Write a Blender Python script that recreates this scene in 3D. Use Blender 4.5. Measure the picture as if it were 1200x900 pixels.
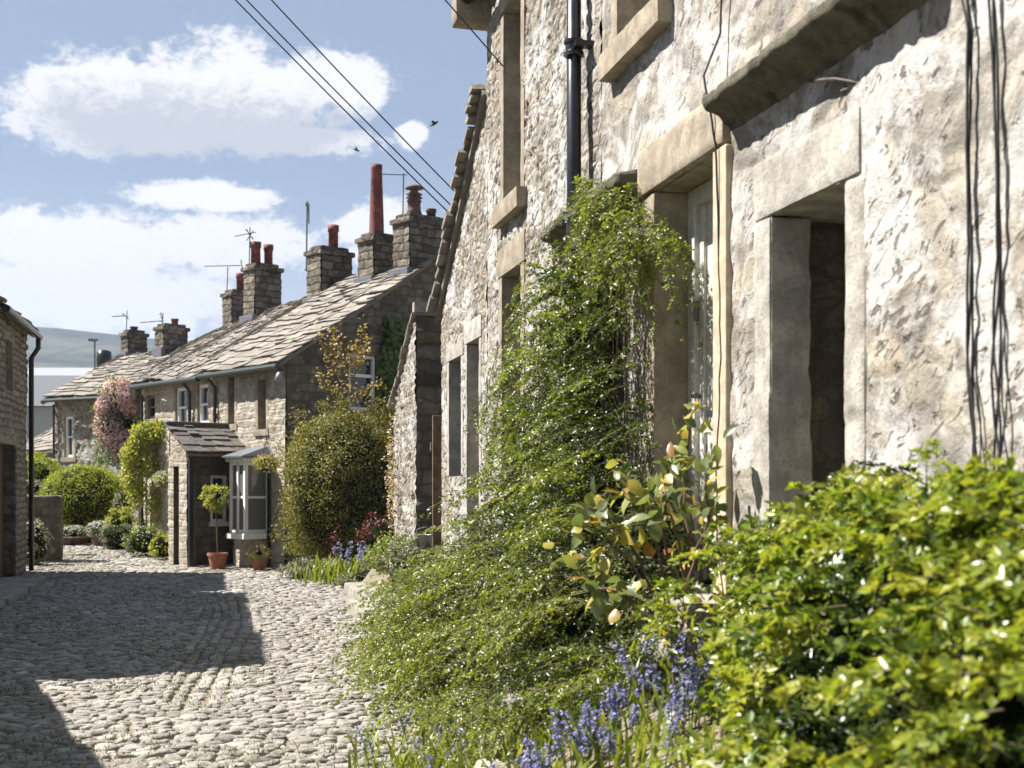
import bpy, math, random
import numpy as np
from mathutils import Vector, Matrix
R = math.radians
random.seed(7); rng = np.random.default_rng(11)
SC = bpy.context.scene
for _o in list(bpy.data.objects): bpy.data.objects.remove(_o)

# ------------------------------------------------------------------ camera
EYE = 1.5; F = 1500.0; HOR = 565.0; TH = math.atan(350/1500.0)
cam_d = bpy.data.cameras.new('camera'); cam = bpy.data.objects.new('camera', cam_d)
SC.collection.objects.link(cam); SC.camera = cam
cam.location = (0, 0, EYE); cam.rotation_euler = (R(90), 0, -TH)
cam_d.sensor_width = 36; cam_d.lens = 36*F/1200; cam_d.shift_y = (HOR-450)/1200
cam_d.clip_start = .05; cam_d.clip_end = 12000
cam_d.dof.use_dof = True; cam_d.dof.focus_distance = 11; cam_d.dof.aperture_fstop = 3.8

# ------------------------------------------------------------------ sky, sun, exposure
SUN_EL = R(51.3); LX, LY = .935, -.355            # horizontal travel of the light
world = bpy.data.worlds.new('World'); SC.world = world; world.use_nodes = True
SKY_STRENGTH = .050
sun_d = bpy.data.lights.new('sun', 'SUN'); sun_d.energy = 5.0; sun_d.angle = R(.53); sun_d.color = (1, .962, .905)
sun = bpy.data.objects.new('sun', sun_d); SC.collection.objects.link(sun)
_L = Vector((LX*math.cos(SUN_EL), LY*math.cos(SUN_EL), -math.sin(SUN_EL)))
sun.rotation_euler = _L.to_track_quat('-Z', 'Y').to_euler()
vs = SC.view_settings
SC.display_settings.display_device = 'sRGB'
vs.view_transform = 'Standard'; vs.look = 'None'; vs.exposure = 1.48; vs.gamma = 1; vs.use_curve_mapping = False
SC.cycles.max_bounces = 6; SC.cycles.diffuse_bounces = 4; SC.cycles.transparent_max_bounces = 8
SC.cycles.volume_bounces = 0
SC.cycles.use_denoising = True

class NT:
    """small helper over a node tree"""
    def __init__(s, tree): s.t = tree; s.n = tree.nodes; s.l = tree.links
    def new(s, typ, **kw):
        nd = s.n.new(typ)
        for k, v in kw.items():
            if k == 'ins':
                for a, b in v.items():
                    if isinstance(b, bpy.types.NodeSocket): s.l.new(b, nd.inputs[a])
                    else: nd.inputs[a].default_value = b
            else: setattr(nd, k, v)
        return nd
    def math(s, op, a, b=None, c=None, clamp=False):
        nd = s.n.new('ShaderNodeMath'); nd.operation = op; nd.use_clamp = clamp
        for i, v in enumerate((a, b, c)):
            if v is None: continue
            if isinstance(v, bpy.types.NodeSocket): s.l.new(v, nd.inputs[i])
            else: nd.inputs[i].default_value = v
        return nd.outputs[0]
    def mix(s, f, a, b, mode='MIX'):
        nd = s.n.new('ShaderNodeMix'); nd.data_type = 'RGBA'; nd.blend_type = mode; nd.clamp_factor = True
        for i, v in ((0, f), (6, a), (7, b)):
            if isinstance(v, bpy.types.NodeSocket): s.l.new(v, nd.inputs[i])
            else: nd.inputs[i].default_value = v if i == 0 else ((*v, 1) if len(v) == 3 else v)
        return nd.outputs[2]
    def ramp(s, fac, stops, interp='LINEAR'):
        nd = s.n.new('ShaderNodeValToRGB'); nd.color_ramp.interpolation = interp
        e = nd.color_ramp.elements
        while len(e) < len(stops): e.new(.5)
        for i, (p, c) in enumerate(stops):
            e[i].position = p; e[i].color = (*c, 1) if len(c) == 3 else c
        s.l.new(fac, nd.inputs[0]); return nd.outputs[0]
    def noise(s, vec, scale, detail=4, rough=.55, dist=0.0):
        nd = s.n.new('ShaderNodeTexNoise'); nd.inputs['Scale'].default_value = scale
        nd.inputs['Detail'].default_value = detail; nd.inputs['Roughness'].default_value = rough
        nd.inputs['Distortion'].default_value = dist
        if vec is not None: s.l.new(vec, nd.inputs['Vector'])
        return nd.outputs[0]
    def srange(s, v, a, b, c=0.0, d=1.0):
        nd = s.n.new('ShaderNodeMapRange'); nd.interpolation_type = 'SMOOTHSTEP'
        s.l.new(v, nd.inputs[0])
        for i, x in enumerate((a, b, c, d)): nd.inputs[1+i].default_value = x
        return nd.outputs[0]

def build_sky():
    w = NT(world.node_tree); w.n.clear()
    out = w.new('ShaderNodeOutputWorld'); bg = w.new('ShaderNodeBackground')
    w.l.new(bg.outputs[0], out.inputs[0]); bg.inputs[1].default_value = SKY_STRENGTH
    sky = w.new('ShaderNodeTexSky', sky_type='NISHITA', sun_disc=False)
    sky.sun_elevation = SUN_EL; sky.sun_rotation = math.atan2(-LX, -LY)
    sky.altitude = 200; sky.air_density = 1.0; sky.dust_density = .8; sky.ozone_density = 1.2
    tc = w.new('ShaderNodeTexCoord'); sp = w.new('ShaderNodeSeparateXYZ', ins={0: tc.outputs['Generated']})
    x, y, z = sp.outputs
    D = 57.2958
    az = w.math('MULTIPLY', w.math('ARCTAN2', x, y), D)
    el = w.math('MULTIPLY', w.math('ARCSINE', z), D)
    # cloud plane coordinates in degrees of bearing and elevation
    cv = w.new('ShaderNodeCombineXYZ', ins={0: az, 1: w.math('MULTIPLY', el, 1.5)}).outputs[0]
    big = w.noise(cv, .16, 7, .58, .25)
    fine = w.noise(cv, .55, 6, .6, .3)
    xf = w.noise(cv, 1.7, 8, .66, .4)
    edge = w.math('ADD', w.math('ADD', w.math('MULTIPLY', w.math('SUBTRACT', big, .5), 1.5), w.math('MULTIPLY', w.math('SUBTRACT', fine, .5), 1.3)), w.math('MULTIPLY', w.math('SUBTRACT', xf, .5), 1.0))
    def cloud(px, py, rx, ry):
        a0 = math.degrees(math.atan((px-600)/F)+TH)
        e0 = math.degrees(math.atan((HOR-py)/F*math.cos(math.atan((px-600)/F))))
        k = 57.3/F
        dx = w.math('DIVIDE', w.math('SUBTRACT', az, a0), rx*k)
        dy = w.math('DIVIDE', w.math('SUBTRACT', el, e0), ry*k)
        d = w.math('SQRT', w.math('ADD', w.math('MULTIPLY', dx, dx), w.math('MULTIPLY', dy, dy)))
        return w.math('SUBTRACT', 1.0, d), dy
    specs = [(110, 118, 118, 62), (285, 112, 165, 68), (405, 100, 62, 42), (180, 160, 120, 26), (330, 162, 125, 24), (482, 158, 20, 18),
             (240, 230, 100, 20), (90, 290, 170, 48), (260, 290, 140, 42), (60, 350, 260, 60), (440, 270, 70, 40), (-260, 200, 200, 90),
             (1500, 60, 350, 130), (900, 300, 300, 60), (2300, 100, 400, 120), (-1200, 150, 300, 100)]
    m = None; sh = None
    for q in specs:
        c, dy = cloud(*q)
        m = c if m is None else w.math('MAXIMUM', m, c)
    # shade: grey underside painted in by height within the main cloud, broken by noise
    c1, dy1 = cloud(230, 135, 250, 82)
    low = w.math('MULTIPLY', w.srange(dy1, .75, -.35), w.srange(c1, .05, .55))
    dens = w.srange(w.math('ADD', m, w.math('MULTIPLY', edge, .85)), .0, .38)
    greyn = w.srange(w.math('ADD', w.math('ADD', w.math('SUBTRACT', fine, .5), w.math('MULTIPLY', w.math('SUBTRACT', xf, .5), 1.2)), w.math('MULTIPLY', low, .95)), .08, .80)
    ccol = w.mix(w.math('MULTIPLY', greyn, .9), (7.2, 7.1, 7.05), (3.9, 4.1, 4.6))
    thin = w.math('MULTIPLY', w.srange(el, 14, 2.0), .8)          # milky air low over the hills
    base = w.mix(thin, w.mix(.85, sky.outputs[0], (2.15, 2.8, 3.95)), (4.6, 4.9, 5.4))
    col = w.mix(w.math('MULTIPLY', dens, w.srange(el, 5.0, 13.0, .62, .95)), base, ccol)
    w.l.new(col, bg.inputs[0])
build_sky()

# ------------------------------------------------------------------ numpy noise
def _h(ix, iy, iz, s=0):
    n = (ix*374761393 + iy*668265263 + iz*2147483647 + s*1274126177) & 0xffffffff
    n = ((n ^ (n >> 13)) * 1274126177) & 0xffffffff
    n = ((n ^ (n >> 16)) * 2246822519) & 0xffffffff
    return ((n ^ (n >> 15)) & 0xffffff) / float(0xffffff)
def vnoise(p, s=0):
    p = np.asarray(p, float); i = np.floor(p).astype(np.int64); f = p-i; f = f*f*(3-2*f)
    r = 0
    for a in (0, 1):
        wa = f[..., 0] if a else 1-f[..., 0]
        for b in (0, 1):
            wb = f[..., 1] if b else 1-f[..., 1]
            for c in (0, 1):
                wc = f[..., 2] if c else 1-f[..., 2]
                r = r + wa*wb*wc*_h(i[..., 0]+a, i[..., 1]+b, i[..., 2]+c, s)
    return r
def fbm(p, oct=4, s=0, gain=.5):
    p = np.asarray(p, float); t = 0; a = 1; n = 0
    for k in range(oct):
        t = t + a*vnoise(p*(2.03**k)+17.3*k, s+k); n += a; a *= gain
    return t/n
def sstep(x, a, b):
    t = np.clip((x-a)/(b-a), 0, 1); return t*t*(3-2*t)
def rubble(u, v, cu, cv, seed):
    """coursed rubble: returns edge distance, per-stone random and a pillow height"""
    v2 = v + .25*cv*(fbm(np.stack([u*1.3, v*.4, u*0+seed], -1), 2, seed)-.5)
    a = u/cu; b = v2/cv
    i = np.floor(a).astype(np.int64); j = np.floor(b).astype(np.int64)
    f1 = np.full(u.shape, 9.0); f2 = np.full(u.shape, 9.0); sid = np.zeros(u.shape)
    for di in (-1, 0, 1):
        for dj in (-1, 0, 1):
            ii = i+di; jj = j+dj
            off = .5*(jj & 1)
            qx = ii + .5 + off*.0 + .75*(_h(ii, jj, 3+0*ii, seed)-.5) + .35*np.where(jj & 1, 1, -1)*.5
            qy = jj + .5 + .3*(_h(ii, jj, 5+0*ii, seed)-.5)
            dx = (a-qx); dy = (b-qy)
            d = (np.abs(dx)**3 + np.abs(dy)**3)**(1/3.)
            r = _h(ii, jj, 9+0*ii, seed)
            closer = d < f1
            f2 = np.where(closer, f1, np.minimum(f2, d)); sid = np.where(closer, r, sid); f1 = np.where(closer, d, f1)
    return f2-f1, sid

# ------------------------------------------------------------------ projections used for measuring (give points in the place)
ST, CT = math.sin(TH), math.cos(TH)
def P(px, py, Z):
    r = (px-600)/F
    return Vector((Z*(ST+r*CT), Z*(CT-r*ST), EYE+(HOR-py)/F*Z))
def wallY(px, X=2.3):
    r = (px-600)/F; t = X/(ST+r*CT); return t*(CT-r*ST)
def wallZ(px, py, X=2.3):
    r = (px-600)/F; t = X/(ST+r*CT); return EYE+(HOR-py)/F*t

# ------------------------------------------------------------------ object helpers
COL = SC.collection
def tag(o, label=None, cat=None, group=None, kind=None):
    if label: o['label'] = label
    if cat: o['category'] = cat
    if group: o['group'] = group
    if kind: o['kind'] = kind
    return o
def thing(name, loc, label, cat, group=None, rz=0):
    o = bpy.data.objects.new(name, None); COL.objects.link(o); o.location = loc; o.rotation_euler = (0, 0, rz)
    o.empty_display_size = .1
    return tag(o, label, cat, group)
def link(name, me, mat, parent=None):
    o = bpy.data.objects.new(name, me); COL.objects.link(o)
    if mat is not None: me.materials.append(mat)
    if parent is not None:
        o.parent = parent
        M = Matrix.Translation(parent.location) @ parent.rotation_euler.to_matrix().to_4x4()
        pp = parent.parent
        while pp is not None:
            M = (Matrix.Translation(pp.location) @ pp.rotation_euler.to_matrix().to_4x4()) @ M; pp = pp.parent
        me.transform(M.inverted())      # geometry is given in world coordinates
    return o
def fast(name, V, Fa, mat=None, parent=None, attrs=None, smooth=False):
    """V (n,3), Fa (m,k) numpy; k = 3 or 4"""
    V = np.ascontiguousarray(V, dtype=np.float32); Fa = np.ascontiguousarray(Fa, dtype=np.int32)
    me = bpy.data.meshes.new(name); k = Fa.shape[1]
    me.vertices.add(len(V)); me.vertices.foreach_set('co', V.ravel())
    me.loops.add(Fa.size); me.loops.foreach_set('vertex_index', Fa.ravel())
    me.polygons.add(len(Fa)); me.polygons.foreach_set('loop_start', np.arange(0, Fa.size, k, dtype=np.int32))
    try: me.polygons.foreach_set('loop_total', np.full(len(Fa), k, dtype=np.int32))
    except Exception: pass
    if smooth: me.polygons.foreach_set('use_smooth', np.ones(len(Fa), dtype=bool))
    for a, vals in (attrs or {}).items():
        at = me.attributes.new(a, 'FLOAT', 'POINT'); at.data.foreach_set('value', np.ascontiguousarray(vals, dtype=np.float32))
    me.update(calc_edges=True)
    return link(name, me, mat, parent)

class MB:
    def __init__(s): s.v = []; s.f = []
    def add(s, vs_, fs):
        n = len(s.v); s.v += [tuple(p) for p in vs_]; s.f += [tuple(i+n for i in f) for f in fs]; return s
    def hexa(s, p):     # 8 corners: bottom 0-3 loop, top 4-7 loop
        return s.add(p, [(3, 2, 1, 0), (4, 5, 6, 7), (0, 1, 5, 4), (1, 2, 6, 5), (2, 3, 7, 6), (3, 0, 4, 7)])
    def box(s, x0, x1, y0, y1, z0, z1, fr=None, jit=0):
        c = [(x0, y0, z0), (x1, y0, z0), (x1, y1, z0), (x0, y1, z0), (x0, y0, z1), (x1, y0, z1), (x1, y1, z1), (x0, y1, z1)]
        if jit: c = [tuple(k+random.uniform(-jit, jit) for k in q) for q in c]
        if fr: c = [fr(*q) for q in c]
        return s.hexa(c)
    def tube(s, pts, r, n=8, cap=True):
        pts = [Vector(p) for p in pts]; m = len(pts)
        rs = r if isinstance(r, (list, tuple)) else [r]*m
        base = len(s.v); up = Vector((0, 0, 1)); prev = None
        for i, p in enumerate(pts):
            t = (pts[min(i+1, m-1)]-pts[max(i-1, 0)]).normalized()
            if prev is None:
                a = up.cross(t)
                if a.length < .05: a = Vector((1, 0, 0)).cross(t)
                a.normalize()
            else:
                a = prev-t*prev.dot(t)
                a = a.normalized() if a.length > 1e-6 else Vector((1, 0, 0))
            prev = a; b = t.cross(a)
            for k in range(n):
                an = 2*math.pi*k/n; s.v.append(tuple(p+(a*math.cos(an)+b*math.sin(an))*rs[i]))
        for i in range(m-1):
            for k in range(n):
                k2 = (k+1) % n
                s.f.append((base+i*n+k, base+i*n+k2, base+(i+1)*n+k2, base+(i+1)*n+k))
        if cap:
            s.f.append(tuple(base+k for k in reversed(range(n)))); s.f.append(tuple(base+(m-1)*n+k for k in range(n)))
        return s
    def lathe(s, c, prof, n=20, cap=True, wob=0):
        c = Vector(c); base = len(s.v); m = len(prof)
        for r_, z in prof:
            for k in range(n):
                an = 2*math.pi*k/n; rr = r_*(1+random.uniform(-wob, wob))
                s.v.append((c.x+rr*math.cos(an), c.y+rr*math.sin(an), c.z+z))
        for i in range(m-1):
            for k in range(n):
                k2 = (k+1) % n; s.f.append((base+i*n+k, base+i*n+k2, base+(i+1)*n+k2, base+(i+1)*n+k))
        if cap:
            s.f.append(tuple(base+k for k in reversed(range(n)))); s.f.append(tuple(base+(m-1)*n+k for k in range(n)))
        return s
    def build(s, name, mat, parent=None, bevel=0, smooth=False):
        me = bpy.data.meshes.new(name); me.from_pydata(s.v, [], s.f); me.update()
        if smooth:
            me.polygons.foreach_set('use_smooth', np.ones(len(me.polygons), dtype=bool))
        o = link(name, me, mat, parent)
        if bevel:
            b = o.modifiers.new('bevel', 'BEVEL'); b.width = bevel; b.segments = 2; b.limit_method = 'ANGLE'; b.angle_limit = R(40)
        return o

def block(size, rnd=.02, amp=.008, res=.03, seed=0, freq=6.):
    """rounded rough stone block centred at the origin: verts, quads"""
    sx, sy, sz = size; V = []; Q = []; off = 0
    for ax in range(3):
        for sg in (-1, 1):
            a, b = [k for k in range(3) if k != ax]
            na = max(2, int(size[a]/res)); nb = max(2, int(size[b]/res))
            ua = np.linspace(-.5, .5, na+1)*size[a]; ub = np.linspace(-.5, .5, nb+1)*size[b]
            A, B = np.meshgrid(ua, ub, indexing='ij')
            p = np.zeros(A.shape+(3,)); p[..., a] = A; p[..., b] = B; p[..., ax] = sg*size[ax]/2
            idx = np.arange(A.size).reshape(A.shape)+off
            q = np.stack([idx[:-1, :-1], idx[1:, :-1], idx[1:, 1:], idx[:-1, 1:]], -1).reshape(-1, 4)
            flip = (sg > 0) if ax == 1 else (sg < 0)
            if flip: q = q[:, ::-1]
            V.append(p.reshape(-1, 3)); Q.append(q); off += A.size
    V = np.concatenate(V); Q = np.concatenate(Q)
    h = np.array(size)/2; rr = min(rnd, h.min()*.95)
    inn = np.clip(V, -(h-rr), h-rr); d = V-inn; L = np.linalg.norm(d, axis=1, keepdims=True)+1e-9
    nrm = d/L
    V = inn+nrm*rr
    n = fbm(V*freq+seed*7.7, 4, seed)-.5
    n2 = np.minimum(0, fbm(V*freq*3.1+seed*3.3, 3, seed+50)-.38)*1.5
    V = V+nrm*((n+n2)*2*amp)[:, None]
    return V, Q
def blocks(name, lst, mat, parent, fr=None, rnd=.02, amp=.008, res=.035, freq=6., smooth=True):
    """lst of (x0,x1,y0,y1,z0,z1) boxes in frame fr -> ONE mesh of rough stone blocks"""
    VV = []; QQ = []; S = []; off = 0
    for i, (x0, x1, y0, y1, z0, z1) in enumerate(lst):
        V, Q = block((abs(x1-x0), abs(y1-y0), abs(z1-z0)), rnd, amp, res, seed=random.randint(0, 999), freq=freq)
        V = V+np.array([(x0+x1)/2, (y0+y1)/2, (z0+z1)/2])
        VV.append(V); QQ.append(Q+off); S.append(np.full(len(V), random.random())); off += len(V)
    V = np.concatenate(VV)
    if fr is not None: V = fr.arr(V)
    return fast(name, V, np.concatenate(QQ), mat, parent, {'sid': np.concatenate(S), 'mort': np.zeros(len(V)), 'pit': np.zeros(len(V))}, smooth)

class Frame:
    """local frame: s along d, w outward along n, z up"""
    def __init__(s, o, d, n=None):
        s.o = np.array(o[:2], float); s.d = np.array(d, float)/np.linalg.norm(d)
        s.n = np.array(n, float) if n is not None else np.array([-s.d[1], s.d[0]])
    def __call__(s, a, w, z):
        q = s.o+s.d*a+s.n*w; return Vector((q[0], q[1], z))
    def arr(s, V):
        q = s.o[None]+V[:, 0:1]*s.d[None]+V[:, 1:2]*s.n[None]; return np.concatenate([q, V[:, 2:3]], 1)

def stone_wall(name, O, U, N, W, z0, z1, holes=(), res=.04, cell=(.28, .14), amp=.018, seed=1, top=None, mat=None, parent=None,
               smear=.35, pits=.0, joint=(.04, .16), flat=()):
    """displaced rubble wall sheet; holes (u0,u1,z0,z1); top(u)->max z"""
    O = np.array(O, float); U = np.array(U, float); U = U/np.linalg.norm(U); Nn = np.array(N, float); Nn = Nn/np.linalg.norm(Nn)
    def cuts(a, b, extra):
        k = sorted(set([a, b]+[e for e in extra if a < e < b])); out = []
        for p, q in zip(k[:-1], k[1:]):
            m = max(1, int(round((q-p)/res))); out += list(np.linspace(p, q, m+1)[:-1])
        return np.array(out+[b])
    us = cuts(0, W, [h for x in holes for h in x[:2]]); zs = cuts(z0, z1, [h for x in holes for h in x[2:4]])
    A, B = np.meshgrid(us, zs, indexing='ij')
    keep = np.ones((len(us)-1, len(zs)-1), bool)
    uc = (us[:-1]+us[1:])/2; zc = (zs[:-1]+zs[1:])/2; UC, ZC = np.meshgrid(uc, zc, indexing='ij')
    for h in holes: keep &= ~((UC > h[0]) & (UC < h[1]) & (ZC > h[2]) & (ZC < h[3]))
    if top is not None:
        T = top(A); Tc = top(UC); keep &= (ZC-(zs[1]-zs[0])*.5) < Tc; B2 = np.minimum(B, T)
    else: B2 = B
    ed, sid = rubble(A+seed*3.1, B2+seed*1.7, cell[0], cell[1], seed)
    p3 = np.stack([A, B2, A*0+seed*1.3], -1)
    sm = fbm(p3*1.6, 4, seed+3)
    mort = 1-sstep(ed, joint[0], joint[1])
    smr = sstep(sm, .62-smear*.45, .78-smear*.35)
    body = sstep(ed, .0, .45)
    n1 = fbm(p3*9, 4, seed+5)-.5
    n2 = fbm(p3*28, 3, seed+8)-.5
    disp = amp*(body*(1-.75*smr) + .5*sid*(1-smr) + 1.1*n1 + .55*n2)
    pit = np.zeros_like(A)
    if pits > 0:
        pn = fbm(p3*np.array([13., 10., 1.]), 3, seed+21); pn2 = fbm(p3*.9, 2, seed+31)
        pit = sstep(pn, .70-.10*pits-.06*pn2, .77-.10*pits-.06*pn2); disp = disp-pit*amp*1.5
    fade = np.ones_like(A)
    for h in holes:
        du = np.maximum(np.maximum(h[0]-A, A-h[1]), 0); dz = np.maximum(np.maximum(h[2]-B, B-h[3]), 0)
        fade = np.minimum(fade, np.clip(np.hypot(du, dz)/.05, 0, 1))
    disp = disp*fade
    for h in flat:
        du = np.maximum(np.maximum(h[0]-A, A-h[1]), 0); dz = np.maximum(np.maximum(h[2]-B, B-h[3]), 0)
        k_ = np.clip(np.hypot(du, dz)/.04, 0, 1); disp = disp*k_+(-.004)*(1-k_)
    Pp = O[None, None]+A[..., None]*U+disp[..., None]*Nn
    Pp[..., 2] += B2
    idx = np.arange(A.size).reshape(A.shape)
    q = np.stack([idx[:-1, :-1], idx[1:, :-1], idx[1:, 1:], idx[:-1, 1:]], -1)[keep]
    if np.dot(np.cross(U, [0, 0, 1]), Nn) < 0: q = q[:, ::-1]
    return fast(name, Pp.reshape(-1, 3), q, COURSED.get(mat, mat), parent,
                {'uu': A.ravel()+seed*.37, 'vv': B2.ravel(), 'sid': sid.ravel(), 'mort': np.clip(mort+smr, 0, 1).ravel(), 'pit': pit.ravel()}, smooth=True)

def bil(E, Rg, a, t):
    """point between eave polyline E and ridge polyline Rg at fraction a along, t up"""
    def ev(L_, a):
        k = a*(len(L_)-1); i = max(0, min(int(k), len(L_)-2)); f = k-i
        return L_[i].lerp(L_[i+1], f)
    return ev(E, a).lerp(ev(Rg, a), t)
def slate_roof(name, E, Rg, rows, wm, thick, mat, parent, seed=0, sag=.03):
    rn = random.Random(seed); mb = MB(); sid = []
    E = [Vector(p) for p in E]; Rg = [Vector(p) for p in Rg]
    ln = max(sum((E[i+1]-E[i]).length for i in range(len(E)-1)), sum((Rg[i+1]-Rg[i]).length for i in range(len(Rg)-1)))
    # diminishing courses
    ws = [1.5-.8*i/rows for i in range(rows)]; tot = sum(ws); ts = [0]
    for w_ in ws: ts.append(ts[-1]+w_/tot)
    def pt(a, t):
        p = bil(E, Rg, a, t)
        p.z += sag*(math.sin(a*7+seed)*.6+math.sin(a*17+t*5+seed)*.35) - .35*sag*math.sin(math.pi*t)
        return p
    nrm = (E[-1]-E[0]).cross(Rg[0]-E[0]).normalized()
    if nrm.z < 0: nrm = -nrm
    for i in range(rows):
        t0 = ts[i]; t1 = min(1.0, ts[i+1]+(ts[i+1]-ts[i])*.22); a = 0
        while a < .999:
            w_ = wm*rn.uniform(.55, 1.5)*(1.15-.4*i/rows)/ln; b = min(1, a+w_)
            if 1-b < .3*wm/ln: b = 1
            a_in, b_in = a, b
            if a <= 0: a = -rn.uniform(-.01, .05)/ln
            if b >= 1: b = 1+rn.uniform(-.01, .05)/ln
            g = .004/ln; th = thick*rn.uniform(.75, 1.3); dz = rn.uniform(-.008, .014); dt = rn.uniform(-.018, .018)
            lo = [pt(a+g, max(0, t0+dt)), pt(b-g, max(0, t0+dt+rn.uniform(-.006, .006)))]; hi = [pt(b-g, t1), pt(a+g, t1)]
            l0 = [p+nrm*(th*.95+dz) for p in lo]; h0 = [p+nrm*(.002) for p in hi]
            mb.hexa(l0+h0+[p+nrm*th for p in l0]+[p+nrm*th for p in h0])
            sid += [rn.random()]*8; a = b_in
    n = 14
    base = len(mb.v)
    for k in range(n+1):
        for t in (0.0, 1.0):
            p = pt(.05/ln+(1-.10/ln)*k/n, t); mb.v.append(tuple(p-nrm*.012)); mb.v.append(tuple(p-nrm*.07)); sid += [.5, .5]
    for k in range(n):
        a = base+4*k; b = a+4
        mb.f += [(a, b, b+2, a+2), (a+1, a+3, b+3, b+1), (a, a+1, b+1, b), (a+2, b+2, b+3, a+3)]
    mb.f += [(base, base+2, base+3, base+1)]; e = base+4*n; mb.f += [(e, e+1, e+3, e+2)]
    me = bpy.data.meshes.new(name); me.from_pydata(mb.v, [], mb.f)
    at = me.attributes.new('sid', 'FLOAT', 'POINT'); at.data.foreach_set('value', np.array(sid, dtype=np.float32))
    me.update(); return link(name, me, mat, parent)

# ------------------------------------------------------------------ materials
def newmat(name):
    m = bpy.data.materials.new(name); m.use_nodes = True; n = NT(m.node_tree); n.n.clear()
    out = n.new('ShaderNodeOutputMaterial'); b = n.new('ShaderNodeBsdfPrincipled')
    n.l.new(b.outputs[0], out.inputs[0]); return m, n, b, out
def attr(n, name):
    return n.new('ShaderNodeAttribute', attribute_name=name).outputs['Fac']
def geo(n): return n.new('ShaderNodeNewGeometry').outputs['Position']
def stone_mat(name, cols, mortar, dark=(.07, .06, .05), patch=None, rough=.9, bump=.5, fscale=1.0, mvar=.5, streak=0.0, pitamt=.85,
              vs_=0, vz=1.9, jw=.06, joint=None, course=None, lime=0.0, limecol=(.66, .645, .61), pits=0.0, pscale=20.):
    """vs_ > 0: individual stones with joints; lime: share of the face smeared with limewash; pits: small holes, their shade painted dark"""
    K_ = .76; sc_ = lambda c_: tuple(x*K_ for x in c_)
    cols = [sc_(c_) for c_ in cols]; mortar = sc_(mortar); dark = sc_(dark); limecol = sc_(limecol); joint = sc_(joint) if joint else None; patch = sc_(patch) if patch else None
    m, n, b, out = newmat(name); pos = geo(n)
    sid = attr(n, 'sid'); mort = attr(n, 'mort'); pit = attr(n, 'pit'); k = len(cols)
    mid = n.noise(pos, 6*fscale, 5, .62); fine = n.noise(pos, 42*fscale, 5, .68); vf = n.noise(pos, 170*fscale, 3, .6)
    hs = None
    if course:
        cw, ch = course; uu = attr(n, 'uu'); vv = attr(n, 'vv')
        wn = n.noise(pos, 2.6, 3, .55); wn2 = n.noise(pos, 9, 3, .6)
        v_ = n.math('ADD', n.math('DIVIDE', vv, ch), n.math('ADD', n.math('MULTIPLY', wn, 1.1), n.math('MULTIPLY', wn2, .35)))
        row = n.math('FLOOR', v_); fv = n.math('FRACT', v_)
        r1 = n.new('ShaderNodeTexWhiteNoise', noise_dimensions='1D', ins={'W': row}).outputs['Value']
        u_ = n.math('ADD', n.math('MULTIPLY', n.math('DIVIDE', uu, cw), n.math('ADD', .75, n.math('MULTIPLY', r1, .7))), n.math('ADD', n.math('MULTIPLY', r1, 13.7), n.math('MULTIPLY', wn2, .5)))
        # uneven stone lengths along the course
        u_ = n.math('ADD', u_, n.math('MULTIPLY', n.math('SINE', n.math('ADD', n.math('MULTIPLY', u_, 2.1), n.math('MULTIPLY', r1, 40.0))), .28))
        col_ = n.math('FLOOR', u_); fu = n.math('FRACT', u_)
        cmb = n.new('ShaderNodeCombineXYZ', ins={0: row, 1: col_}).outputs[0]
        rnd = n.new('ShaderNodeTexWhiteNoise', noise_dimensions='2D', ins={'Vector': cmb}).outputs['Value']
        c = n.ramp(rnd, [(i/(k-1.), cc) for i, cc in enumerate(cols)])
        eu = n.math('MULTIPLY', n.math('MINIMUM', fu, n.math('SUBTRACT', 1.0, fu)), cw); ev = n.math('MULTIPLY', n.math('MINIMUM', fv, n.math('SUBTRACT', 1.0, fv)), ch)
        de = n.math('ADD', n.math('MINIMUM', eu, ev), n.math('MULTIPLY', n.math('SUBTRACT', fine, .5), .022))
        jm = n.srange(de, jw*.30, jw*.10); hs = n.srange(de, 0, .03); vs_ = 1
    elif vs_:
        dn = n.new('ShaderNodeTexNoise', ins={'Vector': pos, 'Scale': 3.5, 'Detail': 4.0})
        off = n.new('ShaderNodeVectorMath', operation='MULTIPLY_ADD', ins={0: dn.outputs['Color'], 1: (.16, .16, .10), 2: pos}).outputs[0]
        mp = n.new('ShaderNodeMapping', ins={0: off}); mp.inputs['Scale'].default_value = (vs_, vs_, vs_*vz)
        v1 = n.new('ShaderNodeTexVoronoi', ins={'Vector': mp.outputs[0], 'Scale': 1.0}); v1.inputs['Randomness'].default_value = .85
        v2 = n.new('ShaderNodeTexVoronoi', ins={'Vector': mp.outputs[0], 'Scale': 1.0}, feature='DISTANCE_TO_EDGE'); v2.inputs['Randomness'].default_value = .85
        rnd = n.new('ShaderNodeSeparateColor', ins={0: v1.outputs['Color']}).outputs[0]
        c = n.ramp(rnd, [(i/(k-1.), cc) for i, cc in enumerate(cols)])
        de = n.math('ADD', v2.outputs[0], n.math('MULTIPLY', n.math('SUBTRACT', fine, .5), .10))
        jm = n.srange(de, jw*1.3, jw*.3)
        hs = n.srange(de, 0, .22)
    else:
        c = n.ramp(sid, [(i/(k-1.) if k > 1 else 0, cc) for i, cc in enumerate(cols)])
    c = n.mix(n.srange(mid, .35, .7), n.mix(1.0, c, (.74, .72, .70), 'MULTIPLY'), n.mix(1.0, c, (1.2, 1.18, 1.13), 'MULTIPLY'))
    c = n.mix(n.math('MULTIPLY', n.srange(fine, .50, .72), .55), c, dark)
    if patch: c = n.mix(n.math('MULTIPLY', n.srange(n.noise(pos, 1.7, 3, .5, .4), .55, .68), .7), c, patch)
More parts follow.
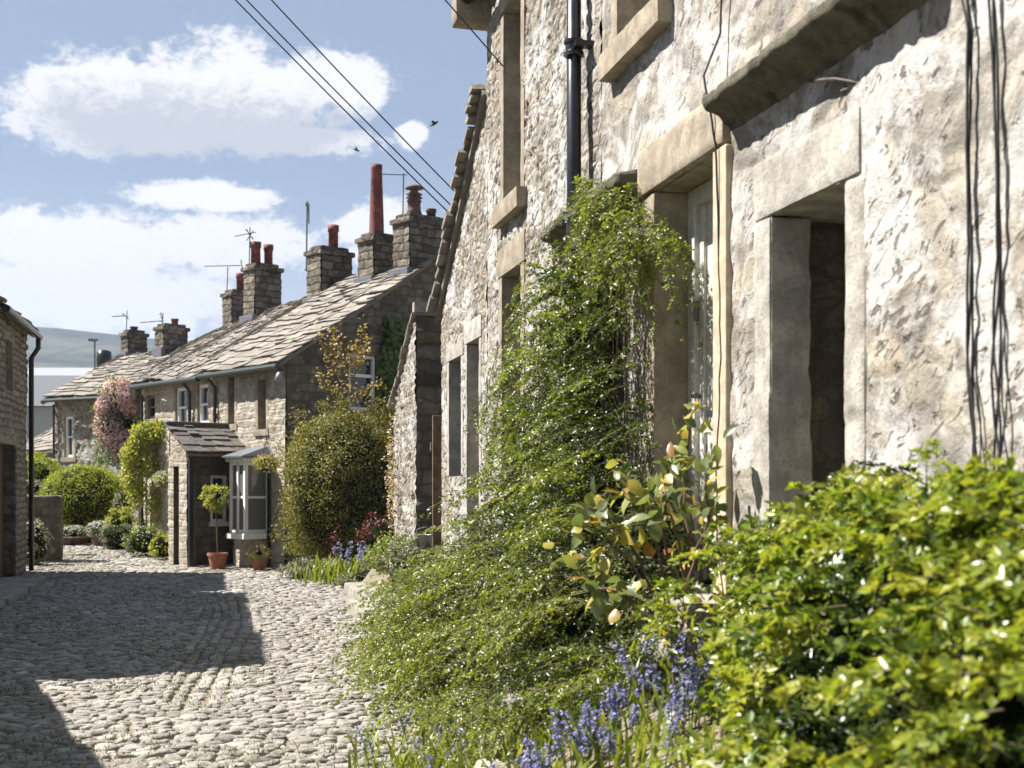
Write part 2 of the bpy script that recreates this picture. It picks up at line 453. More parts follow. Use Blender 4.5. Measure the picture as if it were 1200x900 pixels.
    if vs_: c = n.mix(n.math('MULTIPLY', jm, .8), c, joint or mortar)
    else: c = n.mix(n.math('MULTIPLY', mort, .6), c, mortar)
    if lime:
        ln = n.math('ADD', n.math('MULTIPLY', n.noise(pos, 2.3, 7, .66, .5), .8), n.math('MULTIPLY', fine, .22))
        lm = n.srange(ln, .66-lime*.30, .74-lime*.26)
        lc = n.mix(n.math('MULTIPLY', n.srange(fine, .45, .68), mvar), limecol, tuple(x*.55 for x in limecol))
        c = n.mix(n.math('MULTIPLY', lm, .88), c, lc)
    lich = n.srange(n.noise(pos, 11*fscale, 5, .7, .3), .60, .72)
    c = n.mix(n.math('MULTIPLY', lich, .30), c, dark)
    if streak:
        mp = n.new('ShaderNodeMapping', ins={0: pos}); mp.inputs['Scale'].default_value = (3, 3, .35)
        st = n.srange(n.noise(mp.outputs[0], 2.2, 5, .65), .52, .72)
        c = n.mix(n.math('MULTIPLY', st, streak), c, dark)
    h = n.math('ADD', n.math('MULTIPLY', mid, .5), n.math('ADD', n.math('MULTIPLY', fine, .45), n.math('MULTIPLY', vf, .16)))
    if hs is not None:
        if lime: hs = n.math('MULTIPLY', hs, n.math('SUBTRACT', 1.0, n.math('MULTIPLY', lm, .7)))
        h = n.math('ADD', h, n.math('MULTIPLY', hs, .55))
    if pits:
        mp = n.new('ShaderNodeMapping', ins={0: pos}); mp.inputs['Scale'].default_value = (1, 1, 1.0); mp.inputs['Rotation'].default_value = (.6, 0, 0)
        mp2 = n.new('ShaderNodeMapping', ins={0: mp.outputs[0]}); mp2.inputs['Scale'].default_value = (1, .62, 1.35)
        pn = n.math('ADD', n.noise(mp2.outputs[0], pscale, 3, .6, .6), n.math('MULTIPLY', n.math('SUBTRACT', n.noise(pos, 1.6, 2, .5), .5), .22))
        pm = n.srange(pn, .66-.10*pits, .71-.10*pits)
        c = n.mix(n.math('MULTIPLY', pm, .8), c, dark); h = n.math('SUBTRACT', h, n.math('MULTIPLY', pm, .9))  # hollow's shadow painted into the colour, with a real dip
    c = n.mix(n.math('MULTIPLY', pit, pitamt), c, dark)  # shade in the mesh pits painted dark too
    n.l.new(c, b.inputs['Base Color']); b.inputs['Roughness'].default_value = rough
    b.inputs['Specular IOR Level'].default_value = .25
    bp = n.new('ShaderNodeBump', ins={'Height': h, 'Strength': bump, 'Distance': .035})
    n.l.new(bp.outputs[0], b.inputs['Normal']); return m
def flat_dark(name, col):
    m, n, b, out = newmat(name); b.inputs['Base Color'].default_value = (*col, 1); b.inputs['Roughness'].default_value = 1; b.inputs['Specular IOR Level'].default_value = 0; return m
def plain(name, col, rough=.6, metal=0, var=.15, scale=20, bump=0.05, spec=.5):
    m, n, b, out = newmat(name); pos = geo(n); t = n.noise(pos, scale, 4, .6)
    c = n.mix(n.srange(t, .3, .7), tuple(x*(1-var) for x in col), tuple(min(1, x*(1+var)) for x in col))
    n.l.new(c, b.inputs['Base Color']); b.inputs['Roughness'].default_value = rough; b.inputs['Metallic'].default_value = metal
    b.inputs['Specular IOR Level'].default_value = spec
    if bump:
        bp = n.new('ShaderNodeBump', ins={'Height': t, 'Strength': bump, 'Distance': .02}); n.l.new(bp.outputs[0], b.inputs['Normal'])
    return m
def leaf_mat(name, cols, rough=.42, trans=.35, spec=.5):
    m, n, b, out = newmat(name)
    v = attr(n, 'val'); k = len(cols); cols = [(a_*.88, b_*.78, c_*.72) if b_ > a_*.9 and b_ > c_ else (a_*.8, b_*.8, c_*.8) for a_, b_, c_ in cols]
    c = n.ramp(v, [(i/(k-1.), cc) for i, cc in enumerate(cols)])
    c = n.mix(n.math('MULTIPLY', n.noise(geo(n), 60, 2, .5), .5), c, n.mix(1., c, (.6, .65, .6), 'MULTIPLY'))
    n.l.new(c, b.inputs['Base Color']); b.inputs['Roughness'].default_value = rough; b.inputs['Specular IOR Level'].default_value = spec
    tr = n.new('ShaderNodeBsdfTranslucent', ins={0: n.mix(1., c, (1.5, 1.55, .7), 'MULTIPLY')})
    mx = n.new('ShaderNodeMixShader', ins={0: trans, 1: b.outputs[0], 2: tr.outputs[0]}); n.l.new(mx.outputs[0], out.inputs[0])
    return m
def glass_mat():
    m, n, b, out = newmat('window_glass')
    b.inputs['Base Color'].default_value = (.03, .035, .04, 1); b.inputs['Roughness'].default_value = .05; b.inputs['Specular IOR Level'].default_value = .9
    w = n.noise(geo(n), 3, 2, .5); bp = n.new('ShaderNodeBump', ins={'Height': w, 'Strength': .08, 'Distance': .02}); n.l.new(bp.outputs[0], b.inputs['Normal'])
    return m
M = {}
M['near_wall'] = stone_mat('lime_washed_rubble', [(.38, .355, .32), (.45, .40, .32), (.34, .32, .29), (.43, .40, .36), (.48, .42, .33)], (.50, .47, .42), (.12, .10, .08), fscale=.8, limecol=(.63, .61, .575), bump=.6, mvar=.45, streak=.22, vs_=2.9, vz=1.6, jw=.04, joint=(.28, .25, .21), lime=.66, pits=.5, pscale=18)
M['far_wall'] = stone_mat('pale_rubble', [(.38, .35, .30), (.46, .40, .32), (.33, .31, .28), (.48, .44, .37), (.40, .33, .25)], (.5, .47, .42), (.10, .085, .065), fscale=1.1, bump=.7, mvar=.5, vs_=5.5, jw=.06, joint=(.30, .27, .22), lime=.58, limecol=(.64, .62, .585), pits=1.0, pscale=19, streak=.2)
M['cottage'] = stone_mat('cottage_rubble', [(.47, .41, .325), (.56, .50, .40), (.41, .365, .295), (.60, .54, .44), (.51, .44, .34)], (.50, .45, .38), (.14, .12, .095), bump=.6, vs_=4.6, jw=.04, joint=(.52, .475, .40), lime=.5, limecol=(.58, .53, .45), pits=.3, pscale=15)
M['gable'] = stone_mat('dark_gable_stone', [(.17, .145, .115), (.24, .205, .16), (.12, .105, .085), (.30, .26, .21), (.20, .17, .13)], (.24, .205, .16), (.04, .034, .027), bump=.8, streak=.35, vs_=4.0, jw=.05, joint=(.13, .115, .09))  # much darker stone than the front walls
M['left_wall'] = stone_mat('left_rubble', [(.42, .365, .285), (.52, .455, .36), (.36, .315, .25), (.56, .50, .40)], (.40, .35, .27), (.09, .075, .06), bump=.9, vs_=6.0, jw=.08, joint=(.17, .145, .11), vz=2.2)
M['chimney'] = stone_mat('chimney_stone', [(.17, .15, .12), (.25, .215, .17), (.11, .098, .083), (.33, .29, .23), (.20, .175, .14)], (.20, .175, .14), (.04, .035, .03), bump=.9, streak=.30, vs_=4.4, vz=1.9, jw=.07, joint=(.055, .047, .04))
M['cottage_coursed'] = stone_mat('cottage_rubble', [(.47, .41, .325), (.56, .50, .40), (.41, .365, .295), (.60, .54, .44), (.51, .44, .34)], (.50, .45, .38), (.14, .12, .095), bump=.6, vs_=4.6, jw=.04, joint=(.52, .475, .40), lime=.5, limecol=(.58, .53, .45), pits=.3, pscale=15, course=(.27, .13))
M['gable_coursed'] = stone_mat('dark_gable_stone', [(.17, .145, .115), (.24, .205, .16), (.12, .105, .085), (.30, .26, .21), (.20, .17, .13)], (.24, .205, .16), (.04, .034, .027), bump=.8, streak=.35, vs_=4.0, jw=.05, joint=(.13, .115, .09), course=(.34, .16))
M['left_wall_coursed'] = stone_mat('left_rubble', [(.42, .365, .285), (.52, .455, .36), (.36, .315, .25), (.56, .50, .40)], (.40, .35, .27), (.09, .075, .06), bump=.9, vs_=6.0, jw=.08, joint=(.17, .145, .11), vz=2.2, course=(.24, .105))
M['chimney_coursed'] = stone_mat('chimney_stone', [(.17, .15, .12), (.25, .215, .17), (.11, .098, .083), (.33, .29, .23), (.20, .175, .14)], (.20, .175, .14), (.04, .035, .03), bump=.9, streak=.30, vs_=4.4, vz=1.9, jw=.07, joint=(.055, .047, .04), course=(.30, .15))
COURSED = {M[k]: M[k+'_coursed'] for k in ('cottage', 'gable', 'left_wall', 'chimney')}
M['dressed'] = stone_mat('dressed_stone', [(.40, .345, .26), (.44, .38, .295), (.37, .32, .245)], (.4, .35, .28), (.13, .105, .08), fscale=1.2, bump=.35, streak=.25)
M['pale_dressed'] = stone_mat('pale_dressed_stone', [(.48, .455, .41), (.53, .505, .46)], (.5, .47, .42), (.17, .155, .135), fscale=1.2, bump=.5, streak=.3)
M['reveal'] = stone_mat('reveal_stone', [(.36, .32, .26), (.32, .285, .235)], (.36, .32, .27), (.08, .07, .055), bump=.6, streak=.5)
M['hood'] = stone_mat('mossy_hood_stone', [(.20, .185, .135), (.27, .245, .185)], (.2, .18, .14), (.035, .032, .022), fscale=1.8, bump=1.0, streak=.75)
M['slab'] = stone_mat('flagstone', [(.42, .39, .34), (.36, .34, .30), (.46, .42, .36)], (.3, .27, .23), (.14, .125, .10), bump=.5)
def roof_mat(name, cols, dark, moss=.3):
    cols = [tuple(x*.84 for x in c_) for c_ in cols]; dark = tuple(x*.75 for x in dark)
    m, n, b, out = newmat(name); pos = geo(n); c = n.ramp(attr(n, 'sid'), [(i/(len(cols)-1.), x) for i, x in enumerate(cols)])
    mid = n.noise(pos, 4.5, 6, .65); fine = n.noise(pos, 26, 5, .65)
    c = n.mix(n.math('MULTIPLY', n.srange(mid, .5, .72), .55), c, dark)
    c = n.mix(n.math('MULTIPLY', n.srange(fine, .54, .70), .5), c, dark)
    c = n.mix(n.math('MULTIPLY', n.srange(n.noise(pos, 9, 4, .6), .6, .7), moss), c, (.13, .13, .06))
    n.l.new(c, b.inputs['Base Color']); b.inputs['Roughness'].default_value = .88; b.inputs['Specular IOR Level'].default_value = .25
    bp = n.new('ShaderNodeBump', ins={'Height': fine, 'Strength': .5, 'Distance': .03}); n.l.new(bp.outputs[0], b.inputs['Normal']); return m
M['roof'] = roof_mat('stone_slates', [(.25, .22, .185), (.31, .275, .235), (.19, .17, .145), (.37, .33, .28)], (.09, .08, .066))
M['porch_roof'] = roof_mat('porch_slates', [(.15, .13, .115), (.20, .175, .15), (.12, .105, .095)], (.06, .052, .045), .1)
M['grey_roof'] = roof_mat('barn_sheet', [(.15, .155, .17), (.175, .18, .195)], (.12, .12, .13), 0)
M['white'] = plain('white_paint', (.74, .74, .71), .45, var=.06)
M['offwhite'] = plain('weathered_cream_paint', (.52, .51, .46), .5, var=.15, scale=30)
M['black'] = plain('black_gloss_paint', (.012, .013, .016), .28, var=.4)
M['darkgreen'] = plain('gutter_paint', (.03, .04, .035), .4)
M['iron'] = plain('rusty_iron', (.06, .045, .035), .7, .3, .4)
M['cable'] = plain('cable_rubber', (.015, .013, .012), .6)
M['steel'] = plain('grey_aerial_metal', (.16, .16, .165), .5, .5)
M['zinc'] = plain('zinc', (.25, .27, .29), .45, .6, .2)
M['lead'] = plain('lead_sheet', (.13, .135, .15), .5, .3, .15)
M['terracotta'] = plain('terracotta', (.26, .10, .06), .8, var=.25, scale=15)
M['red_clay'] = plain('red_clay', (.15, .042, .034), .8, var=.55, scale=6)
M['dark_clay'] = plain('sooty_clay', (.11, .065, .055), .8, var=.3, scale=9)
M['wood'] = plain('weathered_wood', (.17, .115, .07), .8, var=.3, scale=12)
M['pale_wood'] = plain('pale_wood', (.44, .36, .25), .7, var=.2, scale=14)
M['brown_frame'] = plain('brown_paint', (.11, .065, .04), .5)
M['twig'] = plain('twig_bark', (.13, .095, .06), .85, var=.4, scale=40)
M['straw'] = plain('dry_stems', (.32, .26, .18), .8, var=.5, scale=40)
M['soil'] = plain('soil', (.10, .075, .05), .95, var=.5, scale=14, bump=.5)
M['core'] = flat_dark('foliage_shade', (.016, .02, .008))  # near-black filler, stands in for deep shade inside foliage
M['dark_room'] = plain('dark_interior', (.03, .027, .023), .9)
M['bird'] = plain('bird_feathers', (.02, .02, .022), .7)
M['basket'] = plain('basket_moss', (.12, .09, .05), .9, var=.4)
M['glass'] = glass_mat(); M['grey_glass'] = glass_mat(); M['grey_glass'].node_tree.nodes['Principled BSDF'].inputs['Base Color'].default_value = (.13, .13, .125, 1)  # greyer pane colour stands in for pale reflection; no curtain behind
M['lampglass'] = plain('lantern_glass', (.35, .34, .3), .15, var=.05)
M['cob_leaf'] = leaf_mat('cotoneaster_leaves', [(.014, .028, .008), (.04, .07, .014), (.11, .16, .024), (.20, .27, .034), (.32, .38, .06)], .36, .35)  # darkest tones deepened to paint shade among inner leaves
M['near_leaf'] = leaf_mat('shrub_leaves', [(.016, .036, .01), (.05, .09, .016), (.12, .19, .026), (.22, .31, .04), (.38, .43, .07)], .32, .38)  # dark end lowered likewise, painted shade for the inner leaves
M['yellow_leaf'] = leaf_mat('yellow_green_leaves', [(.12, .17, .03), (.24, .27, .04), (.40, .36, .05), (.42, .26, .05)], .4, .4)
M['rose_leaf'] = leaf_mat('rose_leaves', [(.12, .17, .08), (.20, .26, .12), (.30, .36, .16), (.30, .34, .09), (.50, .48, .10), (.50, .40, .08), (.28, .11, .05)], .33, .38)
M['hedge_leaf'] = leaf_mat('hedge_leaves', [(.18, .25, .025), (.32, .40, .04), (.46, .52, .07)], .5, .35)
M['olive_leaf'] = leaf_mat('olive_leaves', [(.05, .06, .015), (.16, .17, .035), (.30, .29, .055), (.46, .38, .09)], .5, .3)
M['autumn_leaf'] = leaf_mat('amber_leaves', [(.20, .18, .05), (.38, .28, .08), (.44, .24, .07), (.28, .26, .06)], .5, .4)
M['red_leaf'] = leaf_mat('red_leaves', [(.07, .02, .02), (.16, .035, .03), (.25, .05, .03)], .5, .3)
M['lime_leaf'] = leaf_mat('lime_leaves', [(.24, .29, .05), (.38, .44, .09), (.52, .56, .16)], .5, .42)
M['ivy_leaf'] = leaf_mat('ivy_leaves', [(.07, .14, .03), (.12, .21, .045), (.20, .30, .06)], .4, .3)
M['silver_leaf'] = leaf_mat('silver_leaves', [(.16, .19, .13), (.25, .28, .20), (.34, .36, .28)], .6, .2)
M['blade'] = leaf_mat('strap_leaves', [(.08, .14, .03), (.15, .22, .04), (.26, .32, .06), (.38, .38, .12)], .4, .4)
M['pink'] = leaf_mat('pink_petals', [(.60, .32, .44), (.78, .52, .62), (.90, .74, .80)], .6, .3)
M['blue'] = leaf_mat('blue_petals', [(.22, .21, .58), (.34, .33, .74), (.48, .48, .85)], .6, .35)
M['pale_flower'] = leaf_mat('pale_petals', [(.45, .42, .50), (.6, .58, .62), (.5, .45, .62)], .6, .3)
M['coral_flower'] = leaf_mat('coral_petals', [(.45, .16, .14), (.55, .3, .24), (.6, .5, .4)], .6, .3)
M['grass'] = leaf_mat('grass_blades', [(.09, .12, .03), (.16, .18, .05), (.24, .24, .09)], .6, .3)
# ================================================================== GROUND
def gz(x, y):
    x = np.asarray(x, float); y = np.asarray(y, float)
    rise = .14*sstep(y, 23.5, 29)
    xb = 1.05+.12*np.sin(y*.9)+.75*sstep(y, 10.5, 14)
    bank = (.62)*sstep(x, xb, xb+1.0-.55*sstep(y, 10.5, 14))*(1-sstep(y, 17.0, 18.3))
    cross = -.0*x
    cam_w = .02*(fbm(np.stack([x*.7, y*.5, x*0], -1), 3, 4)-.5)*2
    return rise+bank+cam_w
def ground():
    ys = np.concatenate([np.linspace(-30, 3, 20), np.linspace(3, 45, 300)[1:], np.linspace(45, 200, 20)[1:], np.linspace(200, 5000, 14)[1:]])
    xs = np.concatenate([np.linspace(-5000, -60, 14), np.linspace(-60, -5, 12)[1:], np.linspace(-5, 6, 120)[1:], np.linspace(6, 60, 10)[1:], np.linspace(60, 5000, 14)[1:]])
    A, B = np.meshgrid(xs, ys, indexing='ij')
    Z = gz(A, B)
    far = sstep(B, 45, 200)
    Z = Z*(1-far) - 14*far - .012
    idx = np.arange(A.size).reshape(A.shape)
    q = np.stack([idx[:-1, :-1], idx[1:, :-1], idx[1:, 1:], idx[:-1, 1:]], -1).reshape(-1, 4)
    m, n, b, out = newmat('earth_ground'); pos = geo(n)
    t = n.noise(pos, 2.2, 5, .6); f = n.noise(pos, 30, 4, .6)
    c = n.mix(n.srange(f, .35, .65), (.13, .105, .075), (.21, .175, .13))
    c = n.mix(n.math('MULTIPLY', n.srange(t, .52, .66), .7), c, (.13, .14, .05))
    yy = n.new('ShaderNodeSeparateXYZ', ins={0: pos}).outputs[1]
    c = n.mix(n.srange(yy, 60, 140), c, (.10, .14, .05))
    n.l.new(c, b.inputs['Base Color']); b.inputs['Roughness'].default_value = .95
    bp = n.new('ShaderNodeBump', ins={'Height': f, 'Strength': .6, 'Distance': .02}); n.l.new(bp.outputs[0], b.inputs['Normal'])
    o = fast('ground', np.stack([A, B, Z], -1).reshape(-1, 3), q, m, None, None, True); tag(o, kind='structure')
ground()

def cobbles():
    cx = []; cy = []; ha = []; hb = []; rot = []
    def xr(y):
        s = float(sstep(np.array(y), 18.0, 21.5)); s2 = float(sstep(np.array(y), 10.5, 14))
        return 1.12+.12*math.sin(y*.9)+.7*s2+.2*s
    trk = lambda yy: -.30+.028*yy+.10*math.sin(yy*.55)
    HW = .33
    tap = lambda yy: float(sstep(np.array(yy), 7.6, 10.5)*(1-sstep(np.array(yy), 14.5, 19)))
    y = 3.2
    while y < 38:
        sp = (.064+.035*min(1, max(0, (y-12)/14)))*random.uniform(.82, 1.3)
        x = -3.15 if y > 11 else -3.3
        if y > 20: x = -3.6
        if y > 24: x = -4.6
        xm = xr(y); ph = random.uniform(0, 6); ph2 = random.uniform(0, 6)
        while x < xm:
            w = sp*random.uniform(.9, 2.7)
            xc = x+w/2
            if not (abs(xc-trk(y)) < HW*tap(y)-.02):
                yo = .055*math.sin(xc*1.3+y*.35)+.018*math.sin(xc*4.3+ph)+.05*xc
                cx.append(xc); cy.append(y+yo+random.uniform(-.012, .012)); ha.append(w*.5*.985); hb.append(sp*.5*random.uniform(.8, 1.12)); rot.append(random.uniform(-.22, .22)+.05+.07*math.cos(xc*1.3+y*.35))
            x += w
        y += sp*.985
    ncol = 6; cw = [random.uniform(.8, 1.25) for _ in range(ncol)]; tw = sum(cw); xo = -HW
    for c in range(ncol):
        w0 = 2*HW*cw[c]/tw; xc0 = xo+w0/2; xo += w0
        y = 7.5+random.random()*.1
        while y < 19:
            L = random.uniform(.10, .22); t = trk(y+L/2); w_ = w0*random.uniform(.78, 1.15)
            if abs(xc0) > HW*tap(y)+.02: y += L; continue
            cx.append(t+xc0+.012*math.sin(y*1.7+c)+random.uniform(-.006, .006)); cy.append(y+L/2); ha.append(w_*.5*.97); hb.append(L*.5*.96); rot.append((trk(y)-trk(y+L))/L+random.uniform(-.08, .08))
            y += L
    cx, cy, ha, hb, rot = map(np.array, (cx, cy, ha, hb, rot)); n = len(cx)
    K = 10; ang = np.linspace(0, 2*np.pi, K, endpoint=False)
    ca, sa = np.cos(ang), np.sin(ang)
    e = .62
    sx = np.sign(ca)*np.abs(ca)**e; sy = np.sign(sa)*np.abs(sa)**e
    irr = 1+rng.uniform(-.20, .10, (n, K)); H = rng.uniform(.013, .030, n)*(.65+.35*np.clip(hb/.04,0,1.2)); tx = rng.uniform(-.14, .14, n); ty = rng.uniform(-.16, .10, n)
    rings = [(1.0, -.03), (.95, .55), (.78, .88), (.42, 1.0)]
    V = []
    cr, sr = np.cos(rot)[:, None], np.sin(rot)[:, None]
    g = gz(cx, cy)
    for f, hz in rings:
        lx = sx[None]*ha[:, None]*irr*f; ly = sy[None]*hb[:, None]*irr*f
        X = cx[:, None]+lx*cr-ly*sr; Y = cy[:, None]+lx*sr+ly*cr
        Z = g[:, None]-.014+hz*H[:, None]+(lx*tx[:, None]+ly*ty[:, None])*(hz > 0)+rng.uniform(-.0032, .0032, (n, K))*(hz > .1)
        V.append(np.stack([X, Y, Z], -1))
    top = np.stack([cx, cy, g-.014+H*rng.uniform(.96, 1.04, n)], -1)[:, None]
    V = np.concatenate(V+[top], 1); per = 4*K+1
    fq = []
    for r_ in range(3):
        for k in range(K):
            k2 = (k+1) % K; fq.append((r_*K+k, r_*K+k2, (r_+1)*K+k2, (r_+1)*K+k))
    for k in range(0, K, 2): fq.append((3*K+k, 3*K+(k+1) % K, 3*K+(k+2) % K, 4*K))
    fq = np.array(fq)
    Q = (fq[None]+(np.arange(n)*per)[:, None, None]).reshape(-1, 4)
    sid = np.repeat(rng.random(n), per)
    m, nn, b, out = newmat('cobble_stone'); pos = geo(nn)
    c = nn.ramp(attr(nn, 'sid'), [(0, (.165, .15, .13)), (.25, (.27, .25, .222)), (.5, (.34, .318, .285)), (.75, (.21, .193, .172)), (1, (.42, .395, .35))])
    f = nn.noise(pos, 55, 4, .65); t = nn.noise(pos, 1.3, 4, .6); t2 = nn.noise(pos, 9, 5, .7)
    c = nn.mix(nn.srange(t2, .35, .68), nn.mix(1., c, (.78, .77, .75), 'MULTIPLY'), nn.mix(1., c, (1.22, 1.2, 1.15), 'MULTIPLY'))
    c = nn.mix(nn.math('MULTIPLY', nn.math('MULTIPLY', nn.srange(t2, .52, .62), nn.srange(nn.noise(pos, .55, 3, .6), .48, .60)), .65), c, (.10, .095, .035))
    c = nn.mix(nn.math('MULTIPLY', nn.srange(f, .5, .72), .4), c, (.12, .105, .085))
    c = nn.mix(nn.math('MULTIPLY', nn.srange(t, .52, .7), .35), c, (.20, .17, .12))
    nn.l.new(c, b.inputs['Base Color']); b.inputs['Roughness'].default_value = .62; b.inputs['Specular IOR Level'].default_value = .4
    bp = nn.new('ShaderNodeBump', ins={'Height': nn.math('ADD', f, nn.noise(pos, 18, 3, .6)), 'Strength': .7, 'Distance': .02}); nn.l.new(bp.outputs[0], b.inputs['Normal'])
    o = fast('cobbles', V.reshape(-1, 3), Q, m, None, {'sid': sid}, True); tag(o, kind='stuff')
cobbles()

# flagstone pavement on the left
def flags():
    l = []; y = 11.5
    while y < 19.7:
        L = random.uniform(.7, 1.2)
        x1 = -2.42+random.uniform(-.03, .03)
        l.append((-3.1, x1-.0, y, y+L-.015, -.05, .085)); y += L
    o = blocks('pavement', l, M['slab'], None, rnd=.02, amp=.006, res=.06); tag(o, kind='structure')
flags()

# ================================================================== NEAR HOUSE (right)
XW = 2.3
house = thing('stone_house', (2.3, 6.4, .62), 'tall stone house with lime washed wall filling the right side of the street', 'house')
def jit(lst): return lst
# openings (y near, y far, z0, z1)
O_near = (4.38, 5.03, .95, 2.63)
O_door = (5.60, 6.43, .97, 3.04)
O_hood = (7.05, 7.65, 1.5, 3.10)
O_far = (wallY(612), wallY(590), 1.45, 3.17)
O_up = (wallY(612), wallY(592), 3.73, 5.3)
O_upn = (wallY(776), wallY(726), 4.02, 5.3)
YS = 7.45
def hole(o, y0): return (o[0]-y0, o[1]-y0, o[2], o[3])
Y0 = 1.6; YC = 10.78
near_holes = [hole(o, Y0) for o in (O_near, O_door, O_upn)]
# keep the first section up to YS, hood window just past the joint
O_hood = (YS+.03, YS+.60, 1.5, 2.93)
stone_wall('wall', (XW, Y0, 0), (0, 1, 0), (-1, 0, 0), YS-Y0, -.1, 5.75, near_holes, res=.0165, cell=(.46, .25), amp=.010, seed=4, mat=M['near_wall'], parent=house, smear=.75, pits=0, flat=[(O_near[0]-.12-Y0, O_near[1]+.17-Y0, 2.632, 2.88), (O_near[1]-Y0, O_near[1]+.17-Y0, .95, 2.63), (O_near[0]-.16-Y0, O_near[0]-Y0, .95, 2.63)])
stone_wall('wall', (XW, YS, 0), (0, 1, 0), (-1, 0, 0), YC-YS, -.1, 5.75, [hole(o, YS) for o in (O_hood, O_far, O_up)], res=.017, cell=(.24, .13), amp=.012, seed=9, mat=M['far_wall'], parent=house, smear=.45, pits=.25, joint=(.05, .22))
mb = MB()
mb.box(XW+.45, XW+6.5, Y0-.0, YC-.04, -.2, 5.74)            # body behind the wall sheet
bodyh = mb.build('house_body', M['far_wall'], house)
# gable wall seen past the corner
stone_wall('gable_wall', (XW, YC, 0), (1, 0, 0), (0, 1, 0), 6.5, -.1, 8.3, [], res=.12, cell=(.3, .15), amp=.02, seed=12, top=lambda u: 5.75+2.4*(1-np.abs(u-3.25)/3.25), mat=M['far_wall'], parent=house)
stone_wall('gable_wall', (XW, Y0, 0), (1, 0, 0), (0, -1, 0), 6.5, -.1, 8.3, [], res=.12, cell=(.3, .15), amp=.02, seed=13, top=lambda u: 5.75+2.4*(1-np.abs(u-3.25)/3.25), mat=M['far_wall'], parent=house)
slate_roof('roof', [(XW-.16, Y0-.15, 5.72), (XW-.16, YC+.15, 5.72)], [(XW+3.25, Y0-.15, 8.3), (XW+3.25, YC+.15, 8.3)], 14, .5, .03, M['roof'], house, 3)
slate_roof('roof', [(XW+6.7, YC+.15, 5.72), (XW+6.7, Y0-.15, 5.72)], [(XW+3.25, YC+.15, 8.3), (XW+3.25, Y0-.15, 8.3)], 10, .7, .03, M['roof'], house, 4)
g = MB(); g.tube([(XW-.20, Y0-.1, 5.66), (XW-.20, YC+.12, 5.62)], .06, 10); g.build('gutter', M['black'], house)
# quoins at the joint / reveal solids ------------------------------------------------
def rbox(name, l, mat, par, **k): return blocks(name, l, mat, par, **k)
# near window : dressed surround, deep reveal, blocked back
w1 = blocks('window', [(XW+.40, XW+.44, O_near[0]-.2, O_near[1]+.34, .9, 2.80)], M['reveal'], house, rnd=.01, amp=.02, res=.03)
blocks('inner_jamb', [(XW+.20, XW+.40, O_near[1]+.10, O_near[1]+.30, .9, 2.80)], M['gable'], w1, rnd=.02, amp=.02, res=.03)
blocks('lintel', [(XW-.008, XW+.40, O_near[0]-.12, O_near[1]+.17, 2.632, 2.88)], M['pale_dressed'], w1, rnd=.012, amp=.012, res=.022, freq=5)
blocks('jamb', [(XW-.010, XW+.19, O_near[1], O_near[1]+.17, .962, 2.628)], M['pale_dressed'], w1, rnd=.015, amp=.018, res=.022, freq=4)
blocks('jamb', [(XW-.010, XW+.40, O_near[0]-.16, O_near[0], .962, 2.628)], M['pale_dressed'], w1, rnd=.03, amp=.022, res=.022, freq=4)
blocks('sill', [(XW-.05, XW+.40, O_near[0]-.2, O_near[1]+.2, .80, .96)], M['pale_dressed'], w1, rnd=.03, amp=.02, res=.03)
# door
d1 = thing('door', (XW+.18, 6.0, .97), None, None); d1.parent = house; d1.location = (XW+.18-2.3, 6.0-6.4, .35)
def dbox(name, l, mat, par=None, bev=.004):
    q = MB()
    for b_ in l: q.box(*b_)
    return q.build(name, mat, par or d1, bev)
dbox('door_frame', [(XW+.16, XW+.25, 6.33, 6.43, .97, 3.04), (XW+.16, XW+.25, 5.60, 5.69, .97, 3.04), (XW+.16, XW+.25, 5.69, 6.33, 2.95, 3.04)], M['offwhite'])
lf = dbox('door_leaf', [(XW+.205, XW+.24, 5.69, 6.33, .99, 2.95)], M['offwhite'])
bars = [(XW+.185, XW+.205, y_-.028, y_+.028, .99, 2.95) for y_ in (5.73, 5.92, 6.11, 6.29)]
dbox('door_board', bars, M['offwhite'], lf)
hb = MB(); hb.tube([(XW+.19, 6.30, 1.95), (XW+.14, 6.30, 1.95), (XW+.13, 6.22, 1.95)], .012, 8); hb.build('handle', M['steel'], lf)
hb = MB(); hb.tube([(XW+.17, 6.33, 2.35), (XW+.17, 6.33, 2.45)], .014, 8); hb.build('hinge', M['steel'], lf)
blocks('door_jamb', [(XW-.03, XW+.17, 6.43, 6.62, .97, 3.04)], M['dressed'], house, rnd=.015, amp=.008, res=.03)
blocks('door_lintel', [(XW-.05, XW+.30, 5.45, 6.66, 3.045, 3.30)], M['dressed'], house, rnd=.025, amp=.012, res=.025, freq=5)
dbox('door_jamb', [(XW-.035, XW+.16, 5.44, 5.60, .70, 3.04)], M['pale_wood'], house, .01)
blocks('door_step', [(XW-.26, XW+.3, 5.35, 6.7, .62, .965)], M['slab'], house, rnd=.03, amp=.015, res=.04)
